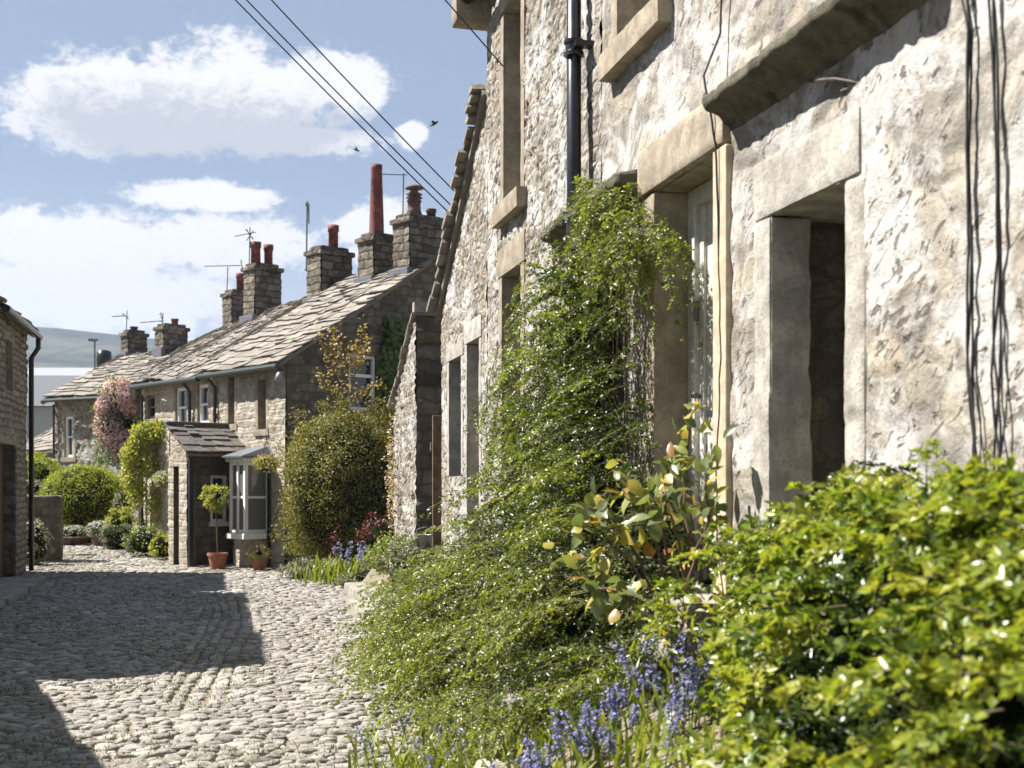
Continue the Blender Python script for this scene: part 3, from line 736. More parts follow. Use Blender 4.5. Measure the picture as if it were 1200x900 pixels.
# hood mould over the door and window near us
def hood(name, y0, y1, zb, prof, mat, seed):
    ys = np.arange(y0, y1+.001, .02); pr = np.array(prof); k = len(pr)
    # resample the profile
    L = np.r_[0, np.cumsum(np.hypot(*np.diff(pr, axis=0).T))]; t = np.linspace(0, L[-1], 46)
    px_ = np.interp(t, L, pr[:, 0]); pz_ = np.interp(t, L, pr[:, 1])
    A, B = np.meshgrid(ys, np.arange(len(t)), indexing='ij')
    X = px_[B]; Z = pz_[B]
    p3 = np.stack([A*6, X*9, Z*9+seed], -1)
    n_ = fbm(p3, 5, seed)-.5; chip = np.minimum(0, fbm(p3*.7, 3, seed+9)-.40)
    sc = 1+n_*.22+chip*.7+.10*(fbm(np.stack([A*22, X*0, X*0+seed], -1), 2, 5)-.5)
    sc2 = np.where(X < .01, 1, sc)
    endf = 1-.12*np.clip((.03-(A-y0))/.03, 0, 1)-.12*np.clip((.03-(y1-A))/.03, 0, 1)
    V = np.stack([XW+.02-X*sc2*endf, A+n_*.012, zb+Z*(1+n_*.10)], -1)
    idx = np.arange(A.size).reshape(A.shape)
    q = np.stack([idx[:-1, :-1], idx[1:, :-1], idx[1:, 1:], idx[:-1, 1:]], -1).reshape(-1, 4)
    V = V.reshape(-1, 3); V2 = [V]; 
    # end caps as fans of quads to the wall line
    e0 = idx[0]; e1 = idx[-1]; nb = len(V)
    c0 = V[e0].copy(); c0[:, 0] = XW+.02; c1 = V[e1].copy(); c1[:, 0] = XW+.02
    i0 = np.arange(len(t))+nb; i1 = i0+len(t)
    q0 = np.stack([e0[:-1], e0[1:], i0[1:], i0[:-1]], -1); q1 = np.stack([e1[1:], e1[:-1], i1[:-1], i1[1:]], -1)
    V = np.concatenate([V, c0, c1]); Q = np.concatenate([q, q0, q1])
    n_v = len(V)
    return fast(name, V, Q, mat, house, {'sid': np.full(n_v, .4), 'mort': np.zeros(n_v), 'pit': np.zeros(n_v)}, True)
ogee = [(0, 0), (.022, 0), (.036, .018), (.046, .044), (.058, .048), (.072, .054), (.086, .076), (.104, .10), (.13, .113), (.162, .12), (.178, .13), (.186, .15), (.184, .195), (.168, .205), (.08, .215), (0, .25)]
hood('hood_mould', 3.72, 5.44, 3.085, [(x_, z_*.74) for x_, z_ in ogee], M['hood'], 3)
hood('hood_mould', 6.70, 8.42, 3.03, [(x_*.95, z_*.85) for x_, z_ in ogee], M['hood'], 8)
# window under the second hood
w2 = blocks('window', [(XW+.16, XW+.2, O_hood[0]-.03, O_hood[1]+.03, 1.45, 2.98)], M['dark_room'], house, res=.2)
blocks('jamb', [(XW-.03, XW+.16, O_hood[1], O_hood[1]+.15, 1.4, 2.925)], M['dressed'], w2, rnd=.015, res=.04)
blocks('lintel', [(XW-.03, XW+.16, O_hood[0]-.1, O_hood[1]+.15, 2.932, 3.025)], M['dressed'], w2, rnd=.015, res=.04)
def stone_window(o, dep=.20, sill=True, jw=.12, lint=.24, mat='dressed', glaz=True, proud=.018):
    y0, y1, z0, z1 = o
    q = MB(); q.box(XW+dep, XW+dep+.02, y0-.02, y1+.02, z0-.02, z1+.02)
    w = q.build('window', M['glass'], house)
    if glaz:
        fr = MB(); t = .045
        a0, a1 = XW+dep-.035, XW+dep
        fr.box(a0, a1, y0, y0+t, z0, z1).box(a0, a1, y1-t, y1, z0, z1).box(a0, a1, y0+t, y1-t, z1-t, z1).box(a0, a1, y0+t, y1-t, z0, z0+t).box(a0-.004, a1, y0+t, y1-t, (z0+z1)/2-.02, (z0+z1)/2+.02)
        fr.build('frame', M['white'], w, .004)
    blocks('jamb', [(XW-proud, XW+dep-.001, y1, y1+jw, z0, z1)], M[mat], w, rnd=.012, amp=.006, res=.035)
    blocks('jamb', [(XW-proud, XW+dep-.001, y0-jw, y0, z0, z1)], M[mat], w, rnd=.012, amp=.006, res=.035)
    blocks('lintel', [(XW-proud-.004, XW+dep-.001, y0-jw-.03, y1+jw+.03, z1+.002, z1+lint)], M[mat], w, rnd=.012, amp=.007, res=.035)
    if sill: blocks('sill', [(XW-.09, XW+dep-.001, y0-jw-.05, y1+jw+.03, z0-.16, z0-.002)], M[mat], w, rnd=.015, amp=.006, res=.035)
    return w
stone_window(O_far, .22, True)
stone_window(O_up, .22, True)
stone_window(O_upn, .22, True, mat='dressed')
# downpipe with brackets
dp = MB(); yp = 7.72; xp = XW-.10
dp.tube([(xp, yp, 5.6), (xp, yp, .9)], .046, 14)
drain = dp.build('drainpipe', M['black'], house, smooth=False)
for o in (drain,): o.data.polygons.foreach_set('use_smooth', np.ones(len(o.data.polygons), bool))
for z_ in (4.22, 2.6):
    cl = MB()
    cl.lathe((xp, yp, z_), [(.047, -.06), (.062, -.055), (.062, -.03), (.055, -.025), (.055, .02), (.064, .025), (.064, .045), (.047, .05)], 16)
    cl.box(xp-.02, XW+.05, yp-.115, yp-.05, z_-.02, z_+.015)
    cl.build('pipe_bracket', M['black'], drain)
# iron hook and short bracket let into the wall
ib = MB(); zz = wallZ(985, 97); yy = wallY(985)
ib.tube([(XW+.02, wallY(1008), wallZ(1008, 98)), (XW-.04, wallY(990), wallZ(985, 97)), (XW-.05, wallY(962), wallZ(962, 96))], .008, 6)
ib2 = MB(); ib2.tube([(XW+.02, wallY(676), wallZ(676, 300)), (XW-.12, wallY(676), wallZ(672, 300)), (XW-.12, wallY(672), wallZ(668, 296))], .010, 6)
ib.build('iron_hook', M['iron'], house); ib2.build('iron_hook', M['iron'], house)
# lean-to at the far end, same face line
YL = 13.05
def ltop(u): return 4.80-(u/(YL-YC))*(4.80-3.22)
O_l1 = (wallY(541)-YC, wallY(527)-YC, 1.56, 2.70); O_l2 = (wallY(562)-YC, wallY(548)-YC, .62, 2.78)
lean = thing('lean_to', (2.3, 12, .6), 'low stone lean-to with sloping slate verge against the far end of the tall house', 'outbuilding')
stone_wall('wall', (XW, YC, 0), (0, 1, 0), (-1, 0, 0), YL-YC, -.1, 4.9, [O_l1, O_l2], res=.022, cell=(.22, .12), amp=.013, seed=15, top=ltop, mat=M['far_wall'], parent=lean, smear=.45, pits=.25)
mb = MB(); mb.box(XW+.35, XW+3.2, YC+.06, YL-.02, -.2, 3.1); mb.build('wall', M['gable'], lean)
stone_wall('end_wall', (XW, YL, 0), (1, 0, 0), (0, 1, 0), 3.2, -.1, 3.2, [], res=.1, cell=(.3, .15), seed=16, mat=M['gable'], parent=lean)
slate_roof('roof', [(XW-.10, YL+.12, 3.24), (XW+3.2, YL+.12, 3.24)], [(XW-.10, YC+.02, 4.90), (XW+3.2, YC+.02, 4.90)], 18, .30, .05, M['roof'], lean, 6)
for hh, nm in ((O_l1, 'window'), (O_l2, 'doorway')):
    a0, a1 = YC+hh[0], YC+hh[1]
    q = MB(); q.box(XW+.2, XW+.22, a0-.02, a1+.02, hh[2]-.02, hh[3]+.02); w = q.build(nm, M['reveal'] if nm == 'doorway' else M['glass'], lean)
    for j0, j1 in ((a1, a1+.10), (a0-.10, a0)): blocks('jamb', [(XW-.012, XW+.2, j0, j1, hh[2], hh[3])], M['pale_dressed'], w, rnd=.012, amp=.006, res=.04)
    blocks('lintel', [(XW-.016, XW+.2, a0-.12, a1+.12, hh[3]+.002, hh[3]+.2)], M['pale_dressed'], w, rnd=.012, amp=.006, res=.04)
# kneeler with gutter end at the far top corner
blocks('kneeler', [(XW-.30, XW+.1, YC-.10, YC+.14, 5.42, 5.66)], M['dressed'], house, rnd=.03, amp=.01, res=.04)

# cables on the near wall
def cable(name, pts, r, label, group=None):
    q = MB(); v = []
    pts = [Vector(p) for p in pts]
    for i in range(len(pts)-1):
        for k in range(6):
            p = pts[i].lerp(pts[i+1], k/6); v.append(p+Vector((0, random.uniform(-.008, .008), 0)))
    v.append(pts[-1]); q.tube(v, r, 6)
    o = q.build(name, M['cable'], None, smooth=True); return tag(o, label, 'cable', group)
def wp(px, py, out=.035): return (XW-out, wallY(px), wallZ(px, py))
cable('wall_cable', [wp(858, -60), wp(852, 40), wp(849, 90, .10), wp(850, 170, .05), wp(851, 300), wp(853, 420), wp(848, 560), wp(849, 640), wp(857, 700), wp(852, 760)], .0055, 'thin black cable running down the pale door post beside the front door')
def bundle(px0, label, pts, n):
    q = MB()
    for k in range(n):
        v = []
        for i in range(len(pts)-1):
            for j in range(7):
                t = j/7; a = pts[i]; b = pts[i+1]
                px_ = a[0]+(b[0]-a[0])*t; py_ = a[1]+(b[1]-a[1])*t
                sp = (a[2]+(b[2]-a[2])*t)
                v.append(wp(px_+math.sin(py_*.02+k*2.2)*sp+random.uniform(-.5, .5), py_, .022+.006*k))
        q.tube(v, .0045, 6)
    for yb in (35, 250, 470):
        pass
    o = q.build('wall_cable', M['cable'], None, smooth=True); tag(o, label, 'cable')
bundle(1145, 'dark cable bundle on the bare wall, passing nearest the open window recess', [(1128, -80, 4), (1146, 35, .5), (1143, 170, 1.2), (1147, 290, .6), (1145, 430, 2), (1152, 530, 4), (1160, 680, 6)], 3)
bundle(1180, 'dark cable bundle at the right edge of the photo, splaying apart low on the wall', [(1168, -80, 3), (1175, 60, 1), (1178, 170, 1.5), (1181, 300, .5), (1176, 420, 4), (1180, 560, 8), (1182, 720, 8)], 3)

# ================================================================== OUTBUILDING WALL AND GATE beyond the lean-to
Yg = 14.75
ob = thing('garden_building', (2.35, 15.6, .5), 'small stone outhouse with sloping top beyond the lean-to and gate', 'outbuilding')
stone_wall('wall', (2.3, Yg, 0), (0, 1, 0), (-1, 0, 0), 1.85, -.1, 3.5, [], res=.03, cell=(.2, .11), amp=.02, seed=22, top=lambda u: 3.42-u*.50, mat=M['far_wall'], parent=ob, smear=.3, pits=.6)
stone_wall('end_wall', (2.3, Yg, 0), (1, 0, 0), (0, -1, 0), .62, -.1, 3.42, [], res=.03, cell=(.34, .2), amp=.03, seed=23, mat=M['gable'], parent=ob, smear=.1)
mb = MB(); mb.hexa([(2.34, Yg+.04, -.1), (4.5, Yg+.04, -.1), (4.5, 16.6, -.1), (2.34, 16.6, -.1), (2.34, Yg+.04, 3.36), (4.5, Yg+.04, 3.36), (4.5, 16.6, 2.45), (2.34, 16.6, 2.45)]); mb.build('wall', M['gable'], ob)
q = MB()
for k in range(9):
    y_ = Yg-.02+k*.215; za = 3.46-(y_-Yg)*.5; zb_ = za-.27*.5; x0 = 2.235+random.uniform(-.02, .015); th = random.uniform(.025, .04); lift = .018
    q.hexa([(x0, y_, za-.03), (2.95, y_, za-.03), (2.95, y_+.27, zb_+lift-.03), (x0+random.uniform(-.01, .02), y_+.27, zb_+lift-.03), (x0, y_, za+th-.03), (2.95, y_, za+th-.03), (2.95, y_+.27, zb_+lift+th-.03), (x0, y_+.27, zb_+lift+th-.03)])
q.build('slate_verge', M['slab'], ob)
blocks('coping', [(2.26, 2.9, Yg-.06, Yg+.12, 3.47, 3.60)], M['slab'], ob, rnd=.02, amp=.01, res=.05)
gt = thing('plank_gate', (2.6, 14.0, .6), 'narrow weathered plank gate in the gap before the stone outhouse', 'gate')
q = MB()
for k in range(4): q.box(2.40+k*.115, 2.51+k*.115, 14.2, 14.235, .62, 2.25-.02*k)
q.build('board', M['wood'], gt, .004)
for zr in (.9, 1.85):
    q = MB(); q.box(2.38, 2.88, 14.236, 14.27, zr, zr+.1); q.build('rail', M['wood'], gt, .004)
bk = thing('metal_bucket', (2.18, 14.3, .62), 'small galvanised bucket on a stone post by the plank gate', 'bucket')
q = MB(); c = P(497, 650, 13.9)
zc = EYE+(HOR-643)/F*13.9
q.lathe((c.x, c.y, zc), [(.075, 0), (.095, .15), (.10, .155), (.09, .15), (.07, .02)], 18); q.build('bucket_body', M['zinc'], bk, smooth=True)
q = MB(); q.tube([(c.x-.095, c.y, zc+.15), (c.x-.08, c.y, zc+.21), (c.x, c.y, zc+.235), (c.x+.08, c.y, zc+.21), (c.x+.095, c.y, zc+.15)], .006, 6); q.build('handle', M['zinc'], bk)
tag(blocks('stone_post', [(c.x-.11, c.x+.13, c.y-.12, c.y+.12, .3, zc-.004)], M['gable'], None, rnd=.02), 'squat stone post carrying the bucket beside the gate', 'post')

# steps / mounting slabs in front of it
for k, (x0, x1, y0, y1, z1, lb) in enumerate([(1.74, 2.28, 15.05, 17.6, .13, 'long pale flagstone slab lying at the street edge below the stone outhouse'), (1.50, 2.26, 13.2, 15.0, .16, 'shorter pale flagstone step between the hedge tips and the outhouse')]):
    tag(blocks('stone_slab', [(x0, x1, y0, y1, -.08, z1)], M['slab'], None, rnd=.025, amp=.012, res=.05), lb, 'slab')

# ================================================================== ROW OF COTTAGES
FA = Frame((1.23, 22.6), (-.494, .869))
EAVE = 3.58; RIDGE = 5.66; DEP = 3.25
A1 = 2.65
cotA = thing('stone_cottage', FA(0, 0, 0), 'nearest cottage of the far row, with slate roof, dark gable and bay window', 'cottage')
def fh(o): return o
winsA = [(.80, .93, 2.35, 3.38), (1.62, 1.75, 2.50, 3.38), (2.32, 2.62, 2.35, 3.20)]
# px-measured upper openings: s values from the front line
def s_of(px, fr=FA):
    r = (px-600)/F; k = (ST+r*CT)/(CT-r*ST)
    return (fr.o[0]-k*fr.o[1])/(k*fr.d[1]-fr.d[0])
def z_of(px, py, w=0, fr=FA):
    s = s_of(px, fr); q = fr(s, w, 0); Z = q.x*ST+q.y*CT; return EYE+(HOR-py)/F*Z
def op(pl, pr, pt, pb):
    return (s_of(pr), s_of(pl), z_of((pl+pr)/2, pb), z_of((pl+pr)/2, pt))
oA = [op(303, 312, 445, 503), op(268, 275, 441, 497)]
oB = [op(232, 247, 450, 497), op(206, 219, 454, 501), op(173, 182, 463, 491)]
d2 = FA.d; n2 = FA.n
stone_wall('front_wall', (*FA.o, 0), (*d2, 0), (*n2, 0), A1, -.1, EAVE, [oA[0], oA[1]] , res=.04, cell=(.24, .13), amp=.02, seed=31, mat=M['cottage'], parent=cotA, smear=.4)
go = FA(0, 0, 0)
# gable: from the street corner back; window hole measured on the gable plane
FG = Frame((go.x, go.y), (-n2[0], -n2[1]))
gs0 = s_of(409, FG); gs1 = s_of(441, FG)
gz0 = z_of(425, 481, 0, FG); gz1 = z_of(425, 416, 0, FG)
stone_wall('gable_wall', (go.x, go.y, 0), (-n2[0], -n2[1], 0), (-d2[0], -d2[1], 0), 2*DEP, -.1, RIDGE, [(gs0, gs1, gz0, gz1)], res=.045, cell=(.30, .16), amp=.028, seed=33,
           top=lambda u: EAVE+(RIDGE-EAVE)*(1-np.abs(u-DEP)/DEP), mat=M['gable'], parent=cotA, smear=.25)
mb = MB()
for s_ in (.04,):
    pts = [FA(.25, -.18, 0), FA(A1, -.18, 0), FA(A1, -2*DEP, 0), FA(.25, -2*DEP, 0)]
    mb.hexa([(p.x, p.y, -.1) for p in pts]+[(p.x, p.y, EAVE-.05) for p in pts])
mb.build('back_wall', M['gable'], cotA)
def RP(s, w, z): return FA(s, w, z)
slate_roof('roof', [RP(-.10, .20, EAVE-.05), RP(A1-.02, .20, EAVE-.05)], [RP(-.10, -DEP, RIDGE+.08), RP(A1-.02, -DEP, RIDGE+.08)], 20, .32, .028, M['roof'], cotA, 7)
slate_roof('roof', [RP(A1, -2*DEP-.2, EAVE-.05), RP(-.10, -2*DEP-.2, EAVE-.05)], [RP(A1, -DEP, RIDGE+.08), RP(-.10, -DEP, RIDGE+.08)], 8, .6, .034, M['roof'], cotA, 8)
q = MB(); q.tube([FA(-.08, .225, EAVE-.08), FA(A1, .225, EAVE-.10)], .055, 8); q.build('gutter', M['darkgreen'], cotA)
q = MB(); q.tube([FA(s_of(255), .22, EAVE-.12), FA(s_of(255), .06, EAVE-.3), FA(s_of(255), .06, 2.3)], .032, 8); q.build('drainpipe', M['black'], cotA)
q = MB()
p0, p1 = (gs0, gs1), (gz0, gz1)
def gwin(mbx, a0, a1, z0_, z1_, o0, o1):   # box on the gable plane; o = outward
    mbx.box(a0, a1, -o1, -o0, z0_, z1_, FG2)
FG2 = Frame((go.x, go.y), (-n2[0], -n2[1]), (d2[0], d2[1]))   # w positive = into the house
q.box(gs0, gs1, .10, .12, gz0, gz1, FG2); gw = q.build('window', M['glass'], cotA)
q = MB(); t = .06
q.box(gs0, gs0+t, .04, .10, gz0, gz1, FG2).box(gs1-t, gs1, .04, .10, gz0, gz1, FG2).box(gs0+t, gs1-t, .04, .10, gz1-t, gz1, FG2).box(gs0+t, gs1-t, .04, .10, gz0, gz0+t, FG2).box(gs0+t, gs1-t, .05, .10, (gz0+gz1)/2+.1, (gz0+gz1)/2+.16, FG2)
q.build('frame', M['white'], gw, .004)
blocks('lintel', [(gs0-.12, gs1+.12, -.03, .10, gz1+.002, gz1+.2)], M['gable'], gw, fr=FG2, rnd=.015)
blocks('sill', [(gs0-.1, gs1+.1, -.06, .10, gz0-.12, gz0-.002)], M['gable'], gw, fr=FG2, rnd=.015)
q = MB(); q.box(gs0+.33, gs0+.34, .02, .05, gz0-.3, gz0-.2, FG2)

def slot_window(par, o, frame=True, fr=FA, brown=False, dep=.16):
    if frame: dep = .09
    s0, s1, z0_, z1_ = o
    q = MB(); q.box(s0, s1, -dep-.02, -dep, z0_, z1_, fr); w = q.build('window', M['glass'] if frame else M['reveal'], par)
    if frame:
        q = MB(); t = .065; ws_ = (-dep+.0, -dep+.06)
        q.box(s0, s0+t, *ws_, z0_, z1_, fr).box(s1-t, s1, *ws_, z0_, z1_, fr).box(s0+t, s1-t, *ws_, z1_-t, z1_, fr).box(s0+t, s1-t, *ws_, z0_, z0_+t, fr)
        zm = (z0_+z1_)/2; q.box(s0+t, s1-t, -dep+.01, -dep+.06, zm-.02, zm+.02, fr)
        q.build('frame', M['brown_frame'] if brown else M['white'], w, .003)
    for nm_, bx_ in (('jamb', (s0-.10, s0-.002, -dep, .016, z0_, z1_)), ('jamb', (s1+.002, s1+.10, -dep, .016, z0_, z1_)), ('lintel', (s0-.12, s1+.12, -dep, .020, z1_+.002, z1_+.14)), ('sill', (s0-.12, s1+.12, -dep, .04, z0_-.12, z0_-.002))):
        blocks(nm_, [bx_], M['dressed'], w, fr=fr, rnd=.012, amp=.005, res=.06)
    return w
for o in oA: slot_window(cotA, o, frame=False)

# second cottage, from A1 on: front wall continues, then turns back along the row
cotB = thing('stone_cottage', FA(A1+1, -1, 0), 'middle cottage of the far row, under climbers, with two small white upper windows', 'cottage')
B1 = 5.30
holesB = [(o[0]-A1, o[1]-A1, o[2], o[3]) for o in oB if o[1] < B1]
ob0 = FA(A1+.002, 0, 0)
stone_wall('front_wall', (ob0.x, ob0.y, 0), (*d2, 0), (*n2, 0), B1-A1, -.1, EAVE, holesB, res=.045, cell=(.22, .12), amp=.02, seed=36, mat=M['cottage'], parent=cotB, smear=.4)
for i, o in enumerate(oB):
    if o[1] < B1: slot_window(cotB, o, True, brown=(i == 2))
E2 = FA(B1, 0, 0); E3 = Vector((-1.74, 32.9, 0))
dd = np.array([E3.x-E2.x, E3.y-E2.y]); Lb = np.linalg.norm(dd); dd /= Lb
stone_wall('side_wall', (E2.x, E2.y, 0), (dd[0], dd[1], 0), (-dd[1], dd[0], 0), Lb, -.1, EAVE, [], res=.09, cell=(.24, .12), amp=.02, seed=37, mat=M['cottage'], parent=cotB, smear=.4)
R1 = FA(A1, -DEP, RIDGE-.02); R2 = P(217, 404, 36.0)
RM = P(310, 366, 30.4)
slate_roof('roof', [FA(A1, .20, EAVE-.10), FA((A1+B1)/2, .21, EAVE-.12), FA(B1+.15, .20, EAVE-.10)], [R1+Vector((0, 0, .03)), RM, R2], 21, .32, .028, M['roof'], cotB, 9, sag=.05)
slate_roof('roof', [FA(B1+.15, .20, EAVE-.10), E3+Vector((-.2, 0, EAVE-.1))], [R2+Vector((0, 0, -.01)), R2+Vector((.2, .4, 0))], 19, .36, .028, M['roof'], cotB, 10)
mb = MB(); bp_ = [FA(A1+.02, -.22, 0), FA(B1-.1, -.3, 0), Vector((E3.x+.3, E3.y, 0)), Vector((R2.x+4.5, R2.y, 0)), Vector((6.2, 29.5, 0))]
nb = len(bp_)
mb.add([(p.x, p.y, -.1) for p in bp_]+[(p.x, p.y, EAVE-.2) for p in bp_], [tuple(range(nb))[::-1], tuple(range(nb, 2*nb))]+[(k, (k+1) % nb, (k+1) % nb+nb, k+nb) for k in range(nb)])
mb.build('back_wall', M['gable'], cotB)
back = [Vector((6.2, 29.5, EAVE)), Vector((4.6, 37, EAVE))]
slate_roof('roof', [back[1], back[0]], [R2, R1], 8, .6, .034, M['roof'], cotB, 12)
q = MB(); q.tube([FA(A1, .235, EAVE-.13), FA(B1+.1, .235, EAVE-.15)], .055, 8); q.build('gutter', M['darkgreen'], cotB)
q = MB()
for px_ in (226, 170):
    s_ = s_of(px_); q = MB(); q.tube([FA(s_, .24, EAVE-.14), FA(s_, .07, EAVE-.34), FA(s_, .07, .05 if px_ == 170 else 2.3)], .034, 8); q.build('drainpipe', M['black'], cotB)

# third cottage: front turned, pale wall with a white window
C1 = P(64, 565, 33.2); C2 = P(168, 565, 31.6)
dc = np.array([C1.x-C2.x, C1.y-C2.y]); Lc = np.linalg.norm(dc); dc /= Lc
FC = Frame((C2.x, C2.y), dc)
cotC = thing('stone_cottage', (C2.x, C2.y, 0), 'far pale cottage behind the round hedge with pink climber at its corner', 'cottage')
EC = EYE+(HOR-465)/F*32.4
oc = (s_of(86, FC), s_of(76, FC), z_of(81, 536, 0, FC), z_of(81, 488, 0, FC))
stone_wall('front_wall', (C2.x, C2.y, 0), (*dc, 0), (*FC.n, 0), Lc, -.1, EC, [oc], res=.05, cell=(.26, .14), amp=.03, seed=41, mat=M['far_wall'], parent=cotC, smear=.45, pits=.3)
slot_window(cotC, oc, True, FC)
RC1 = P(143, 417, 36.6); RC2 = P(225, 407, 35.6)
slate_roof('roof', [FC(-.3, .22, EC), FC(Lc+.14, .22, EC)], [RC2, RC1], 17, .36, .03, M['roof'], cotC, 14)
slate_roof('roof', [Vector((RC1.x+1.0, RC1.y+4.2, EC)), Vector((RC2.x+2.2, RC2.y+4.2, EC))], [RC1+Vector((0,0,-.01)), RC2+Vector((0,0,-.01))], 7, .6, .034, M['roof'], cotC, 15)
cL = FC(Lc, 0, 0)
mb = MB(); mb.add([(cL.x, cL.y, -.1), (cL.x, cL.y, EC-.06), (RC1.x, RC1.y, RC1.z-.08), (RC1.x+1, RC1.y+4.2, EC-.06), (RC1.x+1, RC1.y+4.2, -.1)], [(0, 1, 2, 3, 4)])
mb.build('gable_wall', M['gable'], cotC)
q = MB(); q.tube([FC(-.1, .27, EC-.05), FC(Lc+.1, .27, EC-.06)], .05, 8); q.build('gutter', M['darkgreen'], cotC)
q = MB(); q.tube([FC(Lc+.15, .26, EC-.1), RC1+Vector((-.12, 0, -.06))], .07, 4); q.build('bargeboard', M['brown_frame'], cotC)
q = MB(); s_ = Lc-.06; q.tube([FC(s_, .08, EC-.15), FC(s_, .08, .2)], .03, 8); q.build('drainpipe', M['iron'], cotC)

# ------------------------------------------------------------------ porch
def fbox(name, l, mat, par, bev=.004, fr=FA):
    q = MB()
    for b_ in l: q.box(*b_, fr)
    return q.build(name, mat, par, bev)
porch = thing('entrance_porch', FA(1.6, .6, 0), 'slate roofed stone porch projecting from the nearest cottage, open black framed side', 'porch')
ps0 = 1.30; ps1 = 2.02; pw = 1.16; pz = 1.93
stone_wall('side_wall', (*FA(ps0+.38, .02, 0).xy, 0), (*n2, 0), (-d2[0], -d2[1], 0), pw-.14, -.05, pz+.05, [(.18, .50, .78, 1.62)], res=.04, cell=(.3, .17), amp=.015, seed=51, mat=M['gable'], parent=porch, smear=.1)
stone_wall('front_wall', (*FA(ps0+.05, pw, 0).xy, 0), (*d2, 0), (*n2, 0), ps1-ps0-.05, -.05, pz+.02, [(.30, .50, .0, 1.78)], res=.04, cell=(.26, .14), amp=.015, seed=52, mat=M['cottage'], parent=porch, smear=.4)
fbox('door', [(ps0+.34, ps0+.56, pw-.14, pw-.10, .02, 1.8)], M['wood'], porch)
fbox('side_post', [(ps0+.045, ps0+.16, pw-.16, pw-.012, .0, pz)], M['gable'], porch)
fbox('black_post', [(ps0-.03, ps0+.03, pw-.08, pw, .0, pz)], M['black'], porch); fbox('black_post', [(ps0-.03, ps0+.03, .0, .06, .02, pz+.0)], M['black'], porch)
fbox('black_beam', [(ps0-.05, ps0+.05, -.0, pw+.03, pz, pz+.10)], M['black'], porch)
wv = ps0+.38
fp = Frame(FA(wv, .02, 0).xy, n2, d2)
fbox('side_window', [(.18, .50, .05, .07, .78, 1.62)], M['glass'], porch, 0, fp)
fbox('window_frame', [(.18, .23, .0, .05, .78, 1.62), (.45, .50, .0, .05, .78, 1.62), (.23, .45, .0, .05, 1.57, 1.62), (.23, .45, .0, .05, .78, .83), (.14, .54, -.05, -.001, .70, .78)], M['white'], porch, .003, fp)
pr = ps0+.64
slate_roof('roof', [FA(ps0-.12, pw+.10, pz+.08), FA(ps0-.12, -.0, pz+.08)], [FA(pr, pw+.10, pz+.60), FA(pr, .0, pz+.60)], 6, .22, .022, M['porch_roof'], porch, 21, sag=.0)
stone_wall('back_wall', (*FA(ps1-.02, .02, 0).xy, 0), (*n2, 0), (*d2, 0), pw-.02, -.05, pz+.56, [], res=.08, seed=53, mat=M['cottage'], parent=porch)
fbox('ridge_tile', [(pr-.07, pr+.07, -.0, pw+.12, pz+.60, pz+.66)], M['porch_roof'], porch, .02)
q = MB(); q.add([FA(ps0+.0, pw-.01, pz), FA(ps1, pw-.01, pz), FA(ps1, pw-.01, pz+.56), FA(pr, pw-.01, pz+.56)], [(0, 1, 2, 3)]); q.build('gable_panel', M['cottage'], porch)

# ------------------------------------------------------------------ bay window
bay = thing('bay_window', FA(.9, .2, .6), 'white painted bay window with lead roof on a stone plinth by the open porch', 'bay window')
bs0, bs1, bw = .52, 1.05, .50; bz0, bz1 = .60, 1.86
blocks('plinth', [(bs0+.04, bs1-.04, .02, bw-.05, -.05, bz0-.10)], M['cottage'], bay, fr=FA, rnd=.02, amp=.012, res=.05)
fbox('sill', [(bs0-.04, bs1+.04, .0, bw+.05, bz0-.10, bz0)], M['white'], bay, .01)
fr_l = []
t = .065
for (a, b_) in ((bs0, bs0+t), (bs1-t, bs1)): fr_l.append((a, b_, bw-t, bw, bz0, bz1))
fr_l += [(bs0, bs0+t, .0, .06, bz0, bz1), (bs1-t, bs1, .0, .06, bz0, bz1), ((bs0+bs1)/2-.025, (bs0+bs1)/2+.025, bw-t+.008, bw-.004, bz0+t, bz1-t)]
zm = (bz0+bz1)/2-.02
for z_ in (bz0, zm, bz1-t):
    h_ = t if z_ != zm else .045
    fr_l += [(bs0+.003, bs0+t-.003, .06, bw-t, z_+.001, z_+h_), (bs1-t+.003, bs1-.003, .06, bw-t, z_+.001, z_+h_)]
    fr_l += [(bs0+t, (bs0+bs1)/2-.025, bw-t+.003, bw-.003, z_+.001, z_+h_), ((bs0+bs1)/2+.025, bs1-t, bw-t+.003, bw-.003, z_+.001, z_+h_)]
fbox('frame', fr_l, M['white'], bay, .004)
fbox('pane', [(bs0+.03, bs0+.036, .06, bw-t, bz0+.03, bz1-.03), (bs0+t, bs1-t, bw-.036, bw-.03, bz0+.03, bz1-.03), (bs1-.036, bs1-.03, .06, bw-t, bz0+.03, bz1-.03)], M['grey_glass'], bay, 0)
fbox('cornice', [(bs0-.05, bs1+.05, .0, bw+.06, bz1, bz1+.07)], M['white'], bay, .01)
q = MB(); a, b_, c_ = bs0-.10, bs1+.10, bw+.12
q.add([FA(a, 0, bz1+.07), FA(b_, 0, bz1+.07), FA(b_, c_, bz1+.07), FA(a, c_, bz1+.07), FA(a, 0, bz1+.10), FA(b_, 0, bz1+.10), FA(b_, c_, bz1+.10), FA(a, c_, bz1+.10), FA(a+.15, 0, bz1+.28), FA(b_-.15, 0, bz1+.28)],
      [(0, 1, 2, 3), (2, 3, 7, 6), (3, 0, 4, 7), (1, 2, 6, 5), (7, 4, 8), (6, 7, 8, 9), (5, 6, 9)]); q.build('lead_roof', M['lead'], bay)
fbox('black_pipe', [(.30, .36, .03, .09, .0, EAVE-.2)], M['black'], cotA, .02) if False else None
q = MB(); q.tube([FA(.46, .06, 1.85), FA(.46, .06, .02)], .03, 8); q.build('drainpipe', M['black'], cotA)

